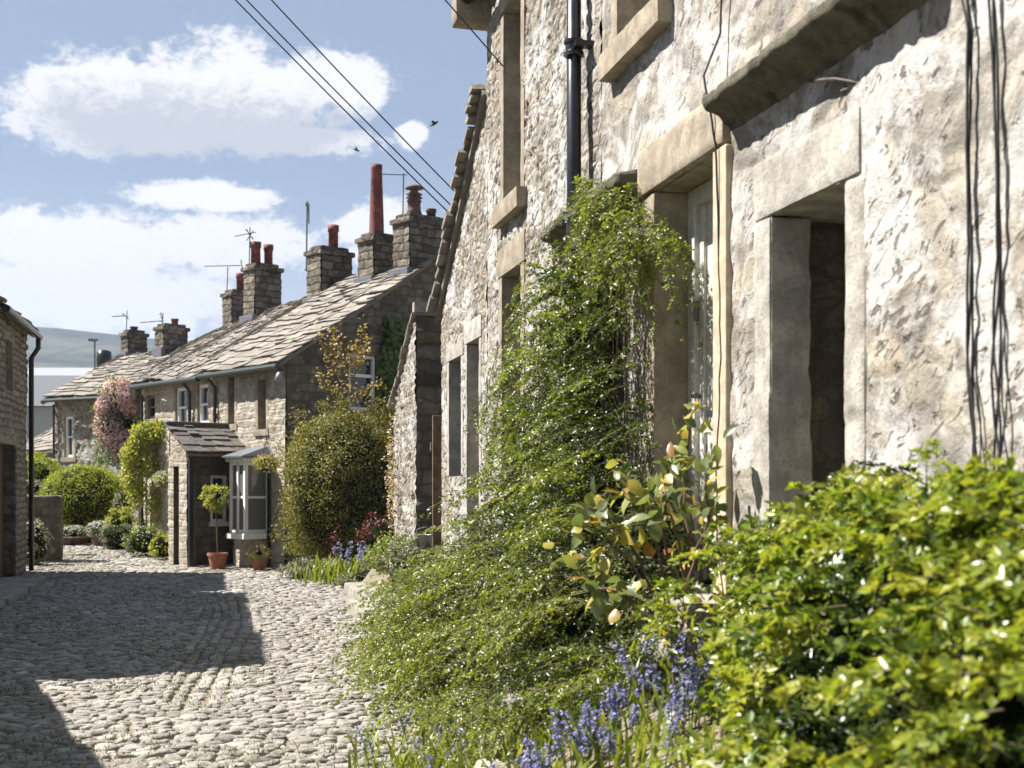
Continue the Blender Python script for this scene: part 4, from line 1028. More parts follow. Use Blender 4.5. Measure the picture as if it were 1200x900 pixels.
# ------------------------------------------------------------------ lantern, floodlight, baskets, pots
lt = thing('wall_lantern', FA(2.7, .3, 2.0), 'black carriage lantern on a curled bracket beside the porch roof', 'lantern')
lc = FA(s_of(211, FA)-1.12, 1.22, 0); lc = P(211, 565, 23.9)
lz = EYE+(HOR-532)/F*23.9
q = MB(); q.lathe((lc.x, lc.y, lz), [(.05, .0), (.085, .25), (.10, .26), (.10, .28), (.055, .36), (.02, .38), (.02, .42)], 6); q.build('cage', M['black'], lt)
q = MB(); q.lathe((lc.x, lc.y, lz), [(.058, .03), (.086, .23)], 6, cap=False); q.build('glazing', M['lampglass'], lt)
q = MB(); q.tube([(lc.x, lc.y, lz+.02), (lc.x-.02, lc.y, lz-.12), (lc.x-.06, lc.y+.05, lz-.22), (lc.x+.10, lc.y+.25, lz-.28)], .02, 6); q.tube([(lc.x, lc.y, lz-.02), (lc.x+.12, lc.y+.2, lz-.02)], .012, 6); q.build('bracket', M['black'], lt)
fl = thing('flood_lamp', FA(.1, .25, 3.2), 'small grey floodlamp on a stalk under the eave at the dark gable corner', 'lamp')
c = P(327, 440, 21.9)
q = MB(); q.lathe((c.x, c.y, c.z-.08), [(.02, .14), (.05, .10), (.075, .0), (.07, -.005)], 14); q.build('lamp_shade', M['zinc'], fl, smooth=True)
q = MB(); q.tube([(c.x, c.y, c.z+.05), (c.x, c.y, c.z+.12), FA(.03, .02, c.z+.12)], .014, 6); q.build('arm', M['black'], fl)

# ------------------------------------------------------------------ leaves
def leaves(name, C, D, Nn, L, W, mat, parent=None, val=None, fold=.25, curl=0.0):
    C = np.asarray(C); n = len(C); D = D/np.linalg.norm(D, axis=1, keepdims=True)
    S = np.cross(D, Nn); S /= np.linalg.norm(S, axis=1, keepdims=True)+1e-9; U = np.cross(S, D)
    L = np.broadcast_to(L, (n,))[:, None]; W = np.broadcast_to(W, (n,))[:, None]
    b = C; m1 = C+D*L*.48+S*W*.5+U*W*fold; m2 = C+D*L*.48-S*W*.5+U*W*fold; t = C+D*L-U*L*curl
    V = np.stack([b, m1, t, m2], 1).reshape(-1, 3)
    i = np.arange(n)[:, None]*4; F_ = np.concatenate([i+np.array([[0, 1, 2]]), i+np.array([[0, 2, 3]])], 0)
    if val is None: val = rng.random(n)
    return fast(name, V, F_, mat, parent, {'val': np.repeat(np.clip(val, 0, 1), 4)})
def rdir(n, bias=(0, 0, 0)):
    v = rng.normal(size=(n, 3)); v /= np.linalg.norm(v, axis=1, keepdims=True); v += np.array(bias); return v/np.linalg.norm(v, axis=1, keepdims=True)
def blob(name, c, rad, mat, parent, seed=0, amp=.25, res=28, zmin=None):
    th = np.linspace(0, np.pi, res); ph = np.linspace(0, 2*np.pi, 2*res, endpoint=False); A, B = np.meshgrid(th, ph, indexing='ij')
    d = np.stack([np.sin(A)*np.cos(B), np.sin(A)*np.sin(B), np.cos(A)], -1)
    k = 1+amp*(fbm(d*2.2+seed*5.1, 4, seed)-.5)*2
    V = np.array(c)+d*np.array(rad)*k[..., None]
    if zmin is not None: V[..., 2] = np.maximum(V[..., 2], zmin)
    idx = np.arange(A.size).reshape(A.shape); nx = np.roll(idx, -1, 1)
    q = np.stack([idx[:-1], idx[1:], nx[1:], nx[:-1]], -1).reshape(-1, 4)
    return fast(name, V.reshape(-1, 3), q, mat, parent, None, True)
def bush(parent, c, rad, n, lsize, mat, seed=0, clumps=60, core=.80, zmin=0.0, shape=2.0, cr=.22, amp=.18, wd=.5, name='foliage', hang=0.0, coremat='core', neat=False, fill=.35):
    """leaf clumps spread on and in a lumpy solid; outer clumps coloured lighter, a dark core paints shade in the gaps"""
    c = np.array(c); rad = np.array(rad)
    cd = rdir(clumps); cd[:, 2] = np.where(c[2]+cd[:, 2]*rad[2] < zmin-.1, -cd[:, 2]*.5, cd[:, 2])
    p = (np.abs(cd)**shape).sum(1)**(-1/shape); rr = rng.uniform(.78, 1.10, clumps) if not neat else rng.uniform(.92, .98, clumps)
    cc = c+cd*rad*(p*rr)[:, None]
    k = rng.integers(0, clumps, n); rc = cr*rad.mean()*rng.uniform(.6, 1.25, clumps)
    off = rdir(n)*(rng.random(n)**.45)[:, None]*rc[k][:, None]
    C = cc[k]+off*np.array([1, 1, .8])
    # fill evenly too
    m = rng.random(n) < (.85 if neat else fill); d2_ = rdir(n); pp = (np.abs(d2_)**shape).sum(1)**(-1/shape)
    C2 = c+d2_*rad*(pp*rng.uniform(.74, .98, n))[:, None]; C = np.where(m[:, None], C2, C)
    ok = C[:, 2] > zmin; C = C[ok]; n = len(C)
    out = (C-c)/rad; out /= np.linalg.norm(out, axis=1, keepdims=True)+1e-6
    Nn = out*.8+rdir(n)*.8+np.array([0, 0, .35]); D = out*.5+rdir(n)+np.array([0, 0, -hang])
    o = leaves(name, C, D, Nn, lsize*rng.uniform(.65, 1.3, n), lsize*wd*rng.uniform(.7, 1.2, n), mat, parent, val=np.clip(rng.normal(.42, .22, n)+.25*(rr[k][ok]-.9), 0, 1))
    if core: blob('shade_core', c, rad*core, M[coremat], parent, seed, amp, zmin=zmin-.02)  # dark solid painting shade between the leaves
    return o
# ================================================================== CHIMNEYS
def chimney(fr, s, w, zb, zt, a, b, pots, label, par_label=None, pcol='red_clay', seed=0):
    """a = length along row, b = length across; pots: list of (ds, dw, r0, r1, h, mat, kind)"""
    c = fr(s, w, zb)
    t = thing('chimney_stack', c, label, 'chimney', 'chimney stacks on the cottage roofs')
    d_, n_ = fr.d, fr.n
    def side(o_s, o_w, U, N, W_, k):
        q = fr(s+o_s, w+o_w, 0)
        stone_wall('stack_side', (q.x, q.y, 0), (*U, 0), (*N, 0), W_, zb-.5, zt-.18, [], res=.05, cell=(.26, .13), amp=.022, seed=seed+k, mat=M['chimney'], parent=t, smear=.0)
    side(-a/2, b/2, d_, n_, a, 1); side(-a/2, b/2, -n_, -d_, b, 2); side(a/2, b/2, -n_, d_, b, 3); side(-a/2, -b/2, d_, -n_, a, 4)
    blocks('cap', [(s-a/2-.07, s+a/2+.07, w-b/2-.07, w+b/2+.07, zt-.20, zt-.09), (s-a/2+.02, s+a/2-.02, w-b/2+.02, w+b/2-.02, zt-.09, zt)], M['chimney'], t, fr=fr, rnd=.03, amp=.015, res=.06)
    q = MB(); e = .10
    q.box(s-a/2-.05, s+a/2+.05, w+b/2-.02, w+b/2+.10, zb-.35, zb+.0, fr); q.build('flashing', M['lead'], t, .01)
    for (ds, dw, r0, r1, h, mt, kind) in pots:
        p = fr(s+ds, w+dw, zt-.02); q = MB()
        if kind == 'tall': pr_ = [(r0, 0), (r0, .03), ((r0*.8+r1*.2), h*.25), (r1, h-.10), (r1*1.05, h-.09), (r1*1.05, h), (r1*.8, h), (r1*.75, h-.1)]
        elif kind == 'cowl': pr_ = [(r0*1.3, 0), (r0, .12), (r0*.95, h*.45), (r0*1.15, h*.46), (r0*.8, h*.55), (r0*1.25, h*.57), (r0*.8, h*.66), (r0*1.25, h*.68), (r0*.6, h*.76), (r0*.6, h*.84), (r0*1.4, h*.86), (r0*.9, h*.95), (.02, h)]
        else: pr_ = [(r0, 0), (r1, h*.72), (r1*1.18, h*.74), (r1*1.18, h), (r1*.85, h), (r1*.8, h*.8)]
        q.lathe(p, pr_, 16, wob=.006); q.build('chimney_pot', M[mt], t, smooth=True)
    return t
FB = Frame((R1.x, R1.y), (R2.x-R1.x, R2.y-R1.y))
def zpy(py, Z): return EYE+(HOR-py)/F*Z
def depth(v): return v.x*ST+v.y*CT
def ridge_s(px, fr):      # s on a frame line seen at px
    return s_of(px, fr)
FR = Frame(FA(0, -DEP, 0).xy, FA.d)
s_ = s_of(506, FR); p = FR(s_, 0, 0); Z = depth(p)
chimney(FR, .30, .0, RIDGE-.1, zpy(251, Z), .50, .95, [(0, .17, .13, .12, .62, 'dark_clay', 'cowl'), (0, -.25, .09, .09, .2, 'chimney', 'plain')], 'big dark chimney with louvred cowl pot at the gable end of the nearest cottage', seed=60)
Zm = depth(FR(s_of(448, FR), 0, 0)); Zl = depth(FR(s_of(395, FR), 0, 0))
chimney(FR, s_of(447, FR), -.0, RIDGE-.1, zpy(275, Zm), .50, .75, [(0, .12, .15, .11, 1.40, 'red_clay', 'tall')], 'chimney with the one tall tapering red pot, middle of the nearest three', seed=70)
chimney(FR, s_of(393, FR), .15, RIDGE-.35, zpy(291, Zl), .50, .75, [(0, -.10, .10, .10, .50, 'red_clay', 'plain')], 'chimney with a single short red pot just left of the tall one', seed=80)
FM = Frame((RM.x, RM.y), FA.d)
chimney(FM, .1, .0, RM.z-.1, zpy(309, 30.4), .50, .70, [(0, .18, .115, .11, .52, 'red_clay', 'plain'), (0, -.17, .10, .10, .50, 'red_clay', 'plain')], 'chimney with a pair of red pots halfway along the roofs', seed=90)
p = P(277, 565, 33.0); FN = Frame((p.x, p.y), FA.d)
chimney(FN, 0, 0, zpy(384, 33), zpy(340, 33), .45, .52, [(0, -.12, .10, .10, .46, 'red_clay', 'plain')], 'squat chimney with one red pot just behind the pair of pots', seed=100)
p = P(201, 565, 35.6); FO = Frame((p.x, p.y), FA.d)
chimney(FO, 0, 0, zpy(409, 35.6), zpy(380, 35.6), .45, .72, [(0, -.1, .09, .09, .18, 'red_clay', 'plain')], 'low chimney with a stubby pot left of the long roof', seed=110)
p = P(157, 565, 36.6); FP = Frame((p.x, p.y), FA.d)
chimney(FP, 0, 0, zpy(414, 36.6), zpy(387, 36.6), .42, .56, [(0, 0, .10, .10, .12, 'dark_clay', 'plain')], 'farthest low chimney at the left end of the cottage roofs', seed=120)

# ------------------------------------------------------------------ aerials
def aerial(px, pyb, pyt, Z, booms, label, name='tv_aerial', r=.014):
    b = P(px, pyb, Z); t = thing(name, b, label, 'aerial', 'aerials on the chimneys')
    top = P(px+1, pyt, Z); q = MB(); q.tube([b, top], r, 6); q.build('mast', M['steel'], t)
    for (x0, y0, x1, y1, n, el) in booms:
        a = P(x0, y0, Z-.05); c = P(x1, y1, Z+.05); q = MB(); q.tube([a, c], r*.8, 5)
        for k in range(n):
            m = a.lerp(c, (k+.5)/n); dv = Vector((CT*.15, .9, 0)).normalized()*.0+Vector((ST, CT, .25)).normalized()
            q.tube([m-dv*el, m+dv*el], r*.5, 4)
        q.build('antenna', M['steel'], t)
    return t
aerial(292, 312, 266, 30.3, [(275, 277, 300, 272, 7, .10), (288, 268, 297, 281, 3, .14), (297, 270, 289, 282, 2, .1)], 'aerial strapped to the chimney with a pair of red pots')
aerial(266, 341, 313, 32.9, [(240, 312, 284, 311, 12, .12), (282, 304, 285, 318, 2, .2)], 'long many-barred aerial over the squat single-pot chimney')
aerial(148, 389, 364, 36.5, [(131, 371, 149, 370, 6, .12), (143, 367, 151, 374, 2, .15)], 'small aerial on the farthest low chimney')
aerial(190, 382, 367, 35.5, [(164, 378, 190, 376, 6, .12), (188, 366, 191, 378, 3, .2)], 'small aerial on the low chimney with a stubby pot')
aerial(472, 262, 203, 25.2, [(447, 204, 477, 205, 7, .10)], 'aerial on a tall mast whose bar crosses the tall red pot')
aerial(359, 318, 236, 28.0, [(358, 238, 361, 246, 3, .05), (362, 238, 362, 262, 4, .07), (357, 316, 366, 316, 1, .03)], 'thin upright mast aerial standing apart against the sky', r=.02)
# black cowl and street lamp further off
q = MB(); p = P(122, 432, 41); q.lathe((p.x, p.y, p.z-.4), [(.10, 0), (.10, .35), (.22, .38), (.25, .7), (.22, .95), (.08, 1.0)], 12)
tag(q.build('flue_cowl', M['black'], None, smooth=True), 'black drum shaped flue cowl behind the far roof verge', 'cowl')
q = MB(); p = P(111, 565, 52); zt_ = zpy(400, 52); q.tube([(p.x, p.y, -.5), (p.x, p.y, zt_)], [.06, .035], 8)
lampo = thing('street_lamp', (p.x, p.y, 0), 'tall grey street lamp standing behind the far roofs before the hill', 'street lamp')
q.build('pole', M['steel'], lampo); q = MB(); q.box(p.x-.25, p.x+.12, p.y-.1, p.y+.1, zt_, zt_+.10); q.build('lamp_head', M['steel'], lampo, .02)

# ------------------------------------------------------------------ overhead wires
def wire(a, b, r, sag, label, name='overhead_wire'):
    q = MB(); v = []
    for k in range(25):
        t_ = k/24; p = a.lerp(b, t_); p.z -= sag*4*t_*(1-t_); v.append(p)
    q.tube(v, r, 5); o = q.build(name, M['cable'], None); return tag(o, label, 'wire', 'overhead wires')
def ext(a, b, k): return a+(b-a)*k
for (x0, y0, x1, y1, lb) in [(280, 0, 540, 262, 'lowest overhead wire crossing the sky to the tall house'), (293, 0, 541, 252, 'middle overhead wire of the trio crossing the sky'), (322, 0, 545, 236, 'upper overhead wire set apart from the pair beside it')]:
    a = P(x0, y0, 13.0); b = P(x1, y1, 13.6)
    a2 = ext(b, a, 1.5); b2 = ext(a, b, 1.06); wire(a2, b2, .0075, .04, lb)
a = P(500, -25, 10.4); b = Vector((XW-.03, wallY(594), wallZ(594, 78))); wire(a, b, .006, .0, 'single wire dropping to the tall house beside its top window')

# ------------------------------------------------------------------ birds
def bird(px, py, Z, sc, label, rot):
    c = P(px, py, Z); q = MB(); f = Matrix.Rotation(rot, 3, 'Y')
    prof = [(-.09, .004), (-.05, .018), (0, .025), (.05, .02), (.075, .012), (.09, .003)]
    v = [c+f@Vector((x_*sc, 0, 0)) for x_, _ in prof]; q.tube(v, [r_*sc for _, r_ in prof], 8)
    for sg in (-1, 1):
        w_ = [Vector((.035, .0, .01)), Vector((-.02, 0, .01)), Vector((-.05, sg*.07, .05)), Vector((-.12, sg*.17, .02)), Vector((-.02, sg*.09, .055))]
        n = len(q.v); up = Vector((0, 0, .004)); pts = [c+f@(p_*sc) for p_ in w_]; q.add(pts+[p_+up for p_ in pts], [(0, 1, 2, 4), (4, 2, 3), (8+1-0, 7, 6, 5), (8, 7, 9)])
    q.add([c+f@(Vector(p_)*sc) for p_ in ((-.08, 0, 0), (-.15, .03, 0), (-.12, 0, 0), (-.15, -.03, 0))], [(0, 1, 2), (0, 2, 3)])
    tag(q.build('bird', M['bird'], None), label, 'bird', 'swallows in flight')
bird(509, 145, 30, 1.3, 'larger dark bird in flight against the blue sky near the wires', -.6)
bird(418, 176, 38, 1.1, 'tiny dark bird in flight below the wires at the cloud edge', .3)

# ================================================================== LEFT SIDE
lh = thing('stone_house', (-3.06, 21, 0), 'narrow strip of stone house at the left edge with black drainpipe', 'house')
XL = -3.06; y0l, y1l = 19.35, 22.7
fL = Frame((XL, y0l), (0, 1), (1, 0))
HL = 4.02
def sl(px):
    r = (px-600)/F; k = (ST+r*CT)/(CT-r*ST); return XL/k-y0l
def zl(px, py):
    y_ = sl(px)+y0l; Z = XL*ST+y_*CT; return EYE+(HOR-py)/F*Z
ow = (sl(5), sl(13.5), zl(9, 457), zl(9, 399)); od = (.2, sl(17), -.0, zl(15, 522))
stone_wall('front_wall', (XL, y0l, 0), (0, 1, 0), (1, 0, 0), y1l-y0l, -.1, HL, [ow, od], res=.03, cell=(.24, .12), amp=.03, seed=61, mat=M['left_wall'], parent=lh, smear=.2)
stone_wall('end_wall', (XL, y1l, 0), (-1, 0, 0), (0, 1, 0), 5, -.1, 6, [], res=.12, cell=(.26, .13), amp=.03, seed=62, top=lambda u: HL+1.5*(1-np.abs(u-2.5)/2.5), mat=M['left_wall'], parent=lh)
stone_wall('end_wall', (XL, y0l, 0), (-1, 0, 0), (0, -1, 0), 5, -.1, 6, [], res=.12, cell=(.26, .13), amp=.03, seed=63, top=lambda u: HL+1.5*(1-np.abs(u-2.5)/2.5), mat=M['left_wall'], parent=lh)
mb = MB(); mb.box(-8, XL-.4, y0l+.05, y1l-.05, -.1, HL-.1); mb.build('back_wall', M['left_wall'], lh)
slate_roof('roof', [(XL+.16, y1l+.1, HL-.03), (XL+.16, y0l-.1, HL-.03)], [(XL-2.5, y1l+.1, HL+1.62), (XL-2.5, y0l-.1, HL+1.62)], 10, .4, .04, M['roof'], lh, 31)
slate_roof('roof', [(XL-5.1, y0l-.1, HL-.03), (XL-5.1, y1l+.1, HL-.03)], [(XL-2.5, y0l-.1, HL+1.62), (XL-2.5, y1l+.1, HL+1.62)], 8, .6, .04, M['roof'], lh, 32)
q = MB(); q.tube([(XL+.21, y0l-.1, HL-.06), (XL+.21, y1l+.14, HL-.08)], .055, 8); q.build('gutter', M['black'], lh)
q = MB(); yy = y1l-.06; q.tube([(XL+.21, yy, HL-.1), (XL+.21, yy, HL-.28), (XL+.10, yy, HL-.45), (XL+.10, yy, .02)], .042, 10); q.build('drainpipe', M['black'], lh, smooth=True)
blocks('window_surround', [(ow[0]-.12, ow[0], -.2, .02, ow[2]-.1, ow[3]), (ow[1], ow[1]+.12, -.2, .02, ow[2]-.1, ow[3]), (ow[0]-.15, ow[1]+.15, -.2, .025, ow[3], ow[3]+.2)], M['dressed'], lh, fr=fL, rnd=.012)
fbox('window', [(ow[0], ow[1], -.2, -.15, ow[2], ow[3])], M['reveal'], lh, 0, fL)
fbox('door', [(od[0], od[1], -.22, -.16, 0, od[3])], M['brown_frame'], lh, 0, fL)
blocks('door_lintel', [(od[0]-.2, od[1]+.28, -.22, .03, od[3]+.003, od[3]+.32)], M['dressed'], lh, fr=fL, rnd=.02)
blocks('door_jamb', [(od[1], od[1]+.2, -.22, .02, .02, od[3])], M['gable'], lh, fr=fL, rnd=.02)

# neighbours on the same side, just outside the picture: they throw the shadows on the street
def side_house(y0, y1, h, rise, dep, label, seed, name='stone_house'):
    t = thing(name, (XL, (y0+y1)/2, 0), label, 'house')
    stone_wall('front_wall', (XL, y0, 0), (0, 1, 0), (1, 0, 0), y1-y0, -.1, h, [(1.2, 1.8, .9, 2.1), (3.2, 4.1, 0, 2.0)] if y1-y0 > 5 else [], res=.09, cell=(.26, .13), amp=.03, seed=seed, mat=M['left_wall'], parent=t)
    for yy, sg in ((y0, -1), (y1, 1)):
        stone_wall('gable_wall', (XL, yy, 0), (-1, 0, 0), (0, sg, 0), dep, -.1, h+rise, [], res=.15, cell=(.26, .13), amp=.03, seed=seed+1, top=lambda u: h+rise*(1-np.abs(u-dep/2)/(dep/2)), mat=M['left_wall'], parent=t)
    mb = MB(); mb.box(XL-dep, XL-.2, y0+.05, y1-.05, -.1, h-.1); mb.build('back_wall', M['left_wall'], t)
    slate_roof('roof', [(XL+.02, y1+.05, h-.02), (XL+.02, y0-.05, h-.02)], [(XL-dep/2, y1+.05, h+rise+.08), (XL-dep/2, y0-.05, h+rise+.08)], 10, .6, .04, M['roof'], t, seed)
    slate_roof('roof', [(XL-dep-.1, y0-.05, h-.02), (XL-dep-.1, y1+.05, h-.02)], [(XL-dep/2, y0-.05, h+rise+.08), (XL-dep/2, y1+.05, h+rise+.08)], 8, .8, .04, M['roof'], t, seed+1)
    return t
side_house(12.1, 18.95, 4.52, 1.9, 5.6, 'two storey stone house whose roof shades the middle of the street', 140)
tag(blocks('link_wall', [(XL-.35, XL-.02, 18.98, 19.33, -.1, 2.7)], M['left_wall'], None, rnd=.03), 'short stone wall closing the gap between the two left houses', 'wall')
t = thing('stone_shed', (-3.06, 7, 0), 'stone shed with falling roof line whose shadow crosses the near cobbles', 'shed')
mb = MB(); mb.add([(XL, 3.0, -.1), (XL, 10.95, -.1), (XL, 10.95, 2.15), (XL, 3.0, 5.05), (XL-4, 3.0, -.1), (XL-4, 10.95, -.1), (XL-4, 10.95, 2.15), (XL-4, 3.0, 5.05)],
                  [(0, 3, 2, 1), (4, 5, 6, 7), (1, 2, 6, 5), (0, 4, 7, 3), (0, 1, 5, 4)]); mb.build('wall', M['left_wall'], t)
slate_roof('roof', [(XL+.02, 11.05, 2.13), (XL-4.1, 11.05, 2.13)], [(XL+.02, 2.9, 5.10), (XL-4.1, 2.9, 5.10)], 12, .6, .04, M['roof'], t, 35)

# low wall pier past the left house
lp = blocks('low_wall', [(-3.55, -2.75, 25.0, 25.4, -.1, 1.25)], M['gable'], None, rnd=.04, amp=.02, res=.05); tag(lp, 'low dark stone wall end beyond the left drainpipe, white flowers on top', 'wall')

# ================================================================== PLANTS
def plant(name, loc, label, cat, group=None): return thing(name, loc, label, cat, group)
# ---- cotoneaster against the tall house
cot = plant('cotoneaster_shrub', (2.2, 7.2, .6), 'large arching small leaved shrub climbing the tall house wall and spilling to the cobbles', 'shrub')
def top_h(y): return np.interp(y, [5.1, 5.55, 5.95, 6.3, 6.8, 7.2, 7.6, 7.85, 8.1, 8.35, 8.7, 9.2, 9.8, 10.6, 11.6, 12.1], [.72, .95, 1.4, 1.9, 2.78, 2.97, 2.85, 2.5, 2.05, 1.55, 1.15, .98, .86, .73, .58, .5])
def thick(z, y):
    t_ = np.interp(z, [0, .3, .7, 1.0, 1.5, 2.2, 3.3], [.98, 1.02, .92, .72, .44, .30, .24])
    return t_*np.interp(y, [5.0, 5.5, 6.2, 9.5, 11, 12.1], [.45, .8, 1, 1, .78, .45])
def in_cot(y, z): return (z < top_h(y)) & (y > 5.1) & (y < 12.1)
def sprays(n, start, d0, L, droop, per, lw, ll, matl, parent, spread=.6, name='foliage', stem_r=.003, stemmat='twig', vmean=.45, tubes=True, tipval=.35):
    """arching twigs with two ranks of small leaves"""
    tt = np.linspace(0.02, 1, per)[None, :, None]
    d0 = d0/np.linalg.norm(d0, axis=1, keepdims=True)
    pos = start[:, None]+d0[:, None]*(L[:, None, None]*tt)+np.array([0, 0, -1.])*(droop*L)[:, None, None]*tt**2
    tan = d0[:, None]+np.array([0, 0, -2.])*droop[:, None, None]*tt; tan = tan/np.linalg.norm(tan, axis=2, keepdims=True)
    upv = np.array([0, 0, 1.])+.35*rng.normal(size=(n, 1, 3)); side = np.cross(tan, np.broadcast_to(upv, tan.shape)); side /= np.linalg.norm(side, axis=2, keepdims=True)+1e-6
    sg = np.where(np.arange(per) % 2 == 0, 1, -1)[None, :, None]
    up = np.cross(side, tan)
    D = tan*.55+side*sg*spread*1.6+up*.35+.35*rng.normal(size=pos.shape)
    Nn = up+.45*rng.normal(size=pos.shape)
    C = pos+.006*rng.normal(size=pos.shape)
    taper = (1-.45*tt[..., 0])
    Ls = ll*taper*rng.uniform(.7, 1.25, (n, per)); 
    val = np.clip(vmean+rng.normal(0, .13, (n, per))+rng.normal(0, .13, (n, 1))+tipval*(tt[..., 0]-.4), 0, 1)
    o = leaves(name, C.reshape(-1, 3), D.reshape(-1, 3), Nn.reshape(-1, 3), Ls.ravel(), (Ls*lw).ravel(), matl, parent, val.ravel())
    if tubes:
        k = np.linspace(0, 1, 6)[None, :, None]
        sp_ = start[:, None]+d0[:, None]*(L[:, None, None]*k)+np.array([0, 0, -1.])*(droop*L)[:, None, None]*k**2
        rr = stem_r*(1-.75*k[..., 0])
        tri = []
        for a in range(3):
            an = 2*np.pi*a/3; off = np.stack([np.cos(an)*rr, np.zeros_like(rr)+0*rr, np.sin(an)*rr], -1)*np.ones((n, 1, 1)); tri.append(sp_+off)
        V = np.stack(tri, 2)  # n,6,3,3
        idx = np.arange(n*18).reshape(n, 6, 3); q = np.stack([idx[:, :-1], np.roll(idx, -1, 2)[:, :-1], np.roll(idx, -1, 2)[:, 1:], idx[:, 1:]], -1).reshape(-1, 4)
        fast('stems', V.reshape(-1, 3), q, M[stemmat], parent)
    return o
def cot_points(n, umin=.25, umax=1.0, gap=0):
    out = []; c_ = 0
    while c_ < n:
        y = rng.uniform(5.1, 12.1, n*3); z = rng.uniform(.05, 3.3, n*3); k = in_cot(y, z)
        # bare trunk window beside the door stays open
        k &= ~((y < 6.85) & (y > 6.0) & (z > 1.5) & (z < 2.35) & (rng.random(n*3) < .3))
        if gap: k &= fbm(np.stack([y*2.6+z*1.5, z*3.4, y*0], -1), 3, 91) > gap
        w_ = thick(z, y); k &= rng.random(n*3) < (.35+.65*w_/1.1)
        y, z, w_ = y[k], z[k], w_[k]; u = rng.uniform(umin, umax, len(y))
        edge = np.clip((top_h(y)-z)/.35, 0, 1)**.5
        x = 2.28-w_*u*(.35+.65*edge); g = gz(x, y); z = np.maximum(z, g+.04)
        out.append(np.stack([x, y, z], -1)); c_ += len(y)
    return np.concatenate(out)[:n]
def fronds(start, d0, L, droop, nsub, sublen, per, lw, ll, matl, parent, vmean=.45, vspread=.12, name='foliage'):
    """branches carrying short leafy side twigs: feathery sprays with gaps between them"""
    n = len(start); d0 = d0/np.linalg.norm(d0, axis=1, keepdims=True); tt = np.linspace(.08, 1, nsub)[None, :, None]
    pos = start[:, None]+d0[:, None]*(L[:, None, None]*tt)+np.array([0, 0, -1.])*(droop*L)[:, None, None]*tt**2
    tan = d0[:, None]+np.array([0, 0, -2.])*droop[:, None, None]*tt; tan /= np.linalg.norm(tan, axis=2, keepdims=True)
    up = np.array([-.25, 0, 1.])+.3*rng.normal(size=(n, 1, 3)); side = np.cross(tan, np.broadcast_to(up, tan.shape)); side /= np.linalg.norm(side, axis=2, keepdims=True)
    sg = np.where(np.arange(nsub) % 2 == 0, 1, -1)[None, :, None]
    sd = tan*.8+side*sg*.75+.22*rng.normal(size=pos.shape); sl_ = (sublen*(1.1-.75*tt[..., 0]))*rng.uniform(.7, 1.25, (n, nsub))
    bv = rng.normal(vmean, vspread, (n, 1))+.0*tt[..., 0]
    m = n*nsub; S_ = pos.reshape(m, 3); Dm = sd.reshape(m, 3); Dm /= np.linalg.norm(Dm, axis=1, keepdims=True); Lm = sl_.ravel()
    t2 = np.linspace(.05, 1, per)[None, :, None]
    p2 = S_[:, None]+Dm[:, None]*Lm[:, None, None]*t2+np.array([0, 0, -.35])*Lm[:, None, None]*t2**2
    up2 = np.array([-.35, 0, 1.])+.45*rng.normal(size=(m, 1, 3)); s2 = np.cross(Dm[:, None], np.broadcast_to(up2, (m, 1, 3))); s2 /= np.linalg.norm(s2, axis=2, keepdims=True)
    g2 = np.where(np.arange(per) % 2 == 0, 1, -1)[None, :, None]
    D = Dm[:, None]*.6+s2*g2*.8+.3*rng.normal(size=p2.shape); Nn = np.cross(s2, Dm[:, None])+.45*rng.normal(size=p2.shape)
    Nn *= np.sign(Nn[..., 2:3]+1e-6)
    val = np.clip(np.repeat(bv, nsub, 1).reshape(m, 1)+.22*(t2[..., 0]-.45)+rng.normal(0, .11, (m, per)), 0, 1) if bv.shape[1] == 1 else np.clip(bv.reshape(m, 1)+.22*(t2[..., 0]-.45)+rng.normal(0, .11, (m, per)), 0, 1)
    Ls = ll*rng.uniform(.65, 1.25, (m, per))*(1-.25*t2[..., 0])
    leaves(name, p2.reshape(-1, 3), D.reshape(-1, 3), Nn.reshape(-1, 3), Ls.ravel(), (Ls*lw).ravel(), matl, parent, val.ravel())
    # branch wood
    kk = np.linspace(0, 1, 7)[None, :, None]; sp_ = start[:, None]+d0[:, None]*(L[:, None, None]*kk)+np.array([0, 0, -1.])*(droop*L)[:, None, None]*kk**2
    rr = .0032*(1-.7*kk[..., 0])*np.ones((n, 1)); tri = []
    for a in range(3):
        an = 2*np.pi*a/3; tri.append(sp_+np.stack([np.cos(an)*rr, 0*rr, np.sin(an)*rr], -1))
    V = np.stack(tri, 2); idx = np.arange(n*21).reshape(n, 7, 3); q = np.stack([idx[:, :-1], np.roll(idx, -1, 2)[:, :-1], np.roll(idx, -1, 2)[:, 1:], idx[:, 1:]], -1).reshape(-1, 4)
    fast('stems', V.reshape(-1, 3), q, M['twig'], parent)
def cdir(S):
    n = len(S); low = 1-sstep(S[:, 2], .8, 1.9)
    return np.stack([-.62+.28*rng.normal(size=n)-.1*low, .12+.35*rng.normal(size=n)+.42*low, .25-.15*low+.28*rng.normal(size=n)], -1), low
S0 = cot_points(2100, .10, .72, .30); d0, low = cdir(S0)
fronds(S0, d0, rng.uniform(.18, .38, 2100)*(1+.4*low), rng.uniform(.25, .7, 2100), 10, .085, 9, .62, .024, M['cob_leaf'], cot, vmean=.34)  # inner fronds in darker leaf tones: painted interior shade
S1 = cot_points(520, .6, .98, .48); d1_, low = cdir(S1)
fronds(S1, d1_, rng.uniform(.24, .44, 520)*(1+.55*low), rng.uniform(.3, .8, 520), 13, .095, 9, .62, .025, M['cob_leaf'], cot, vmean=.70)
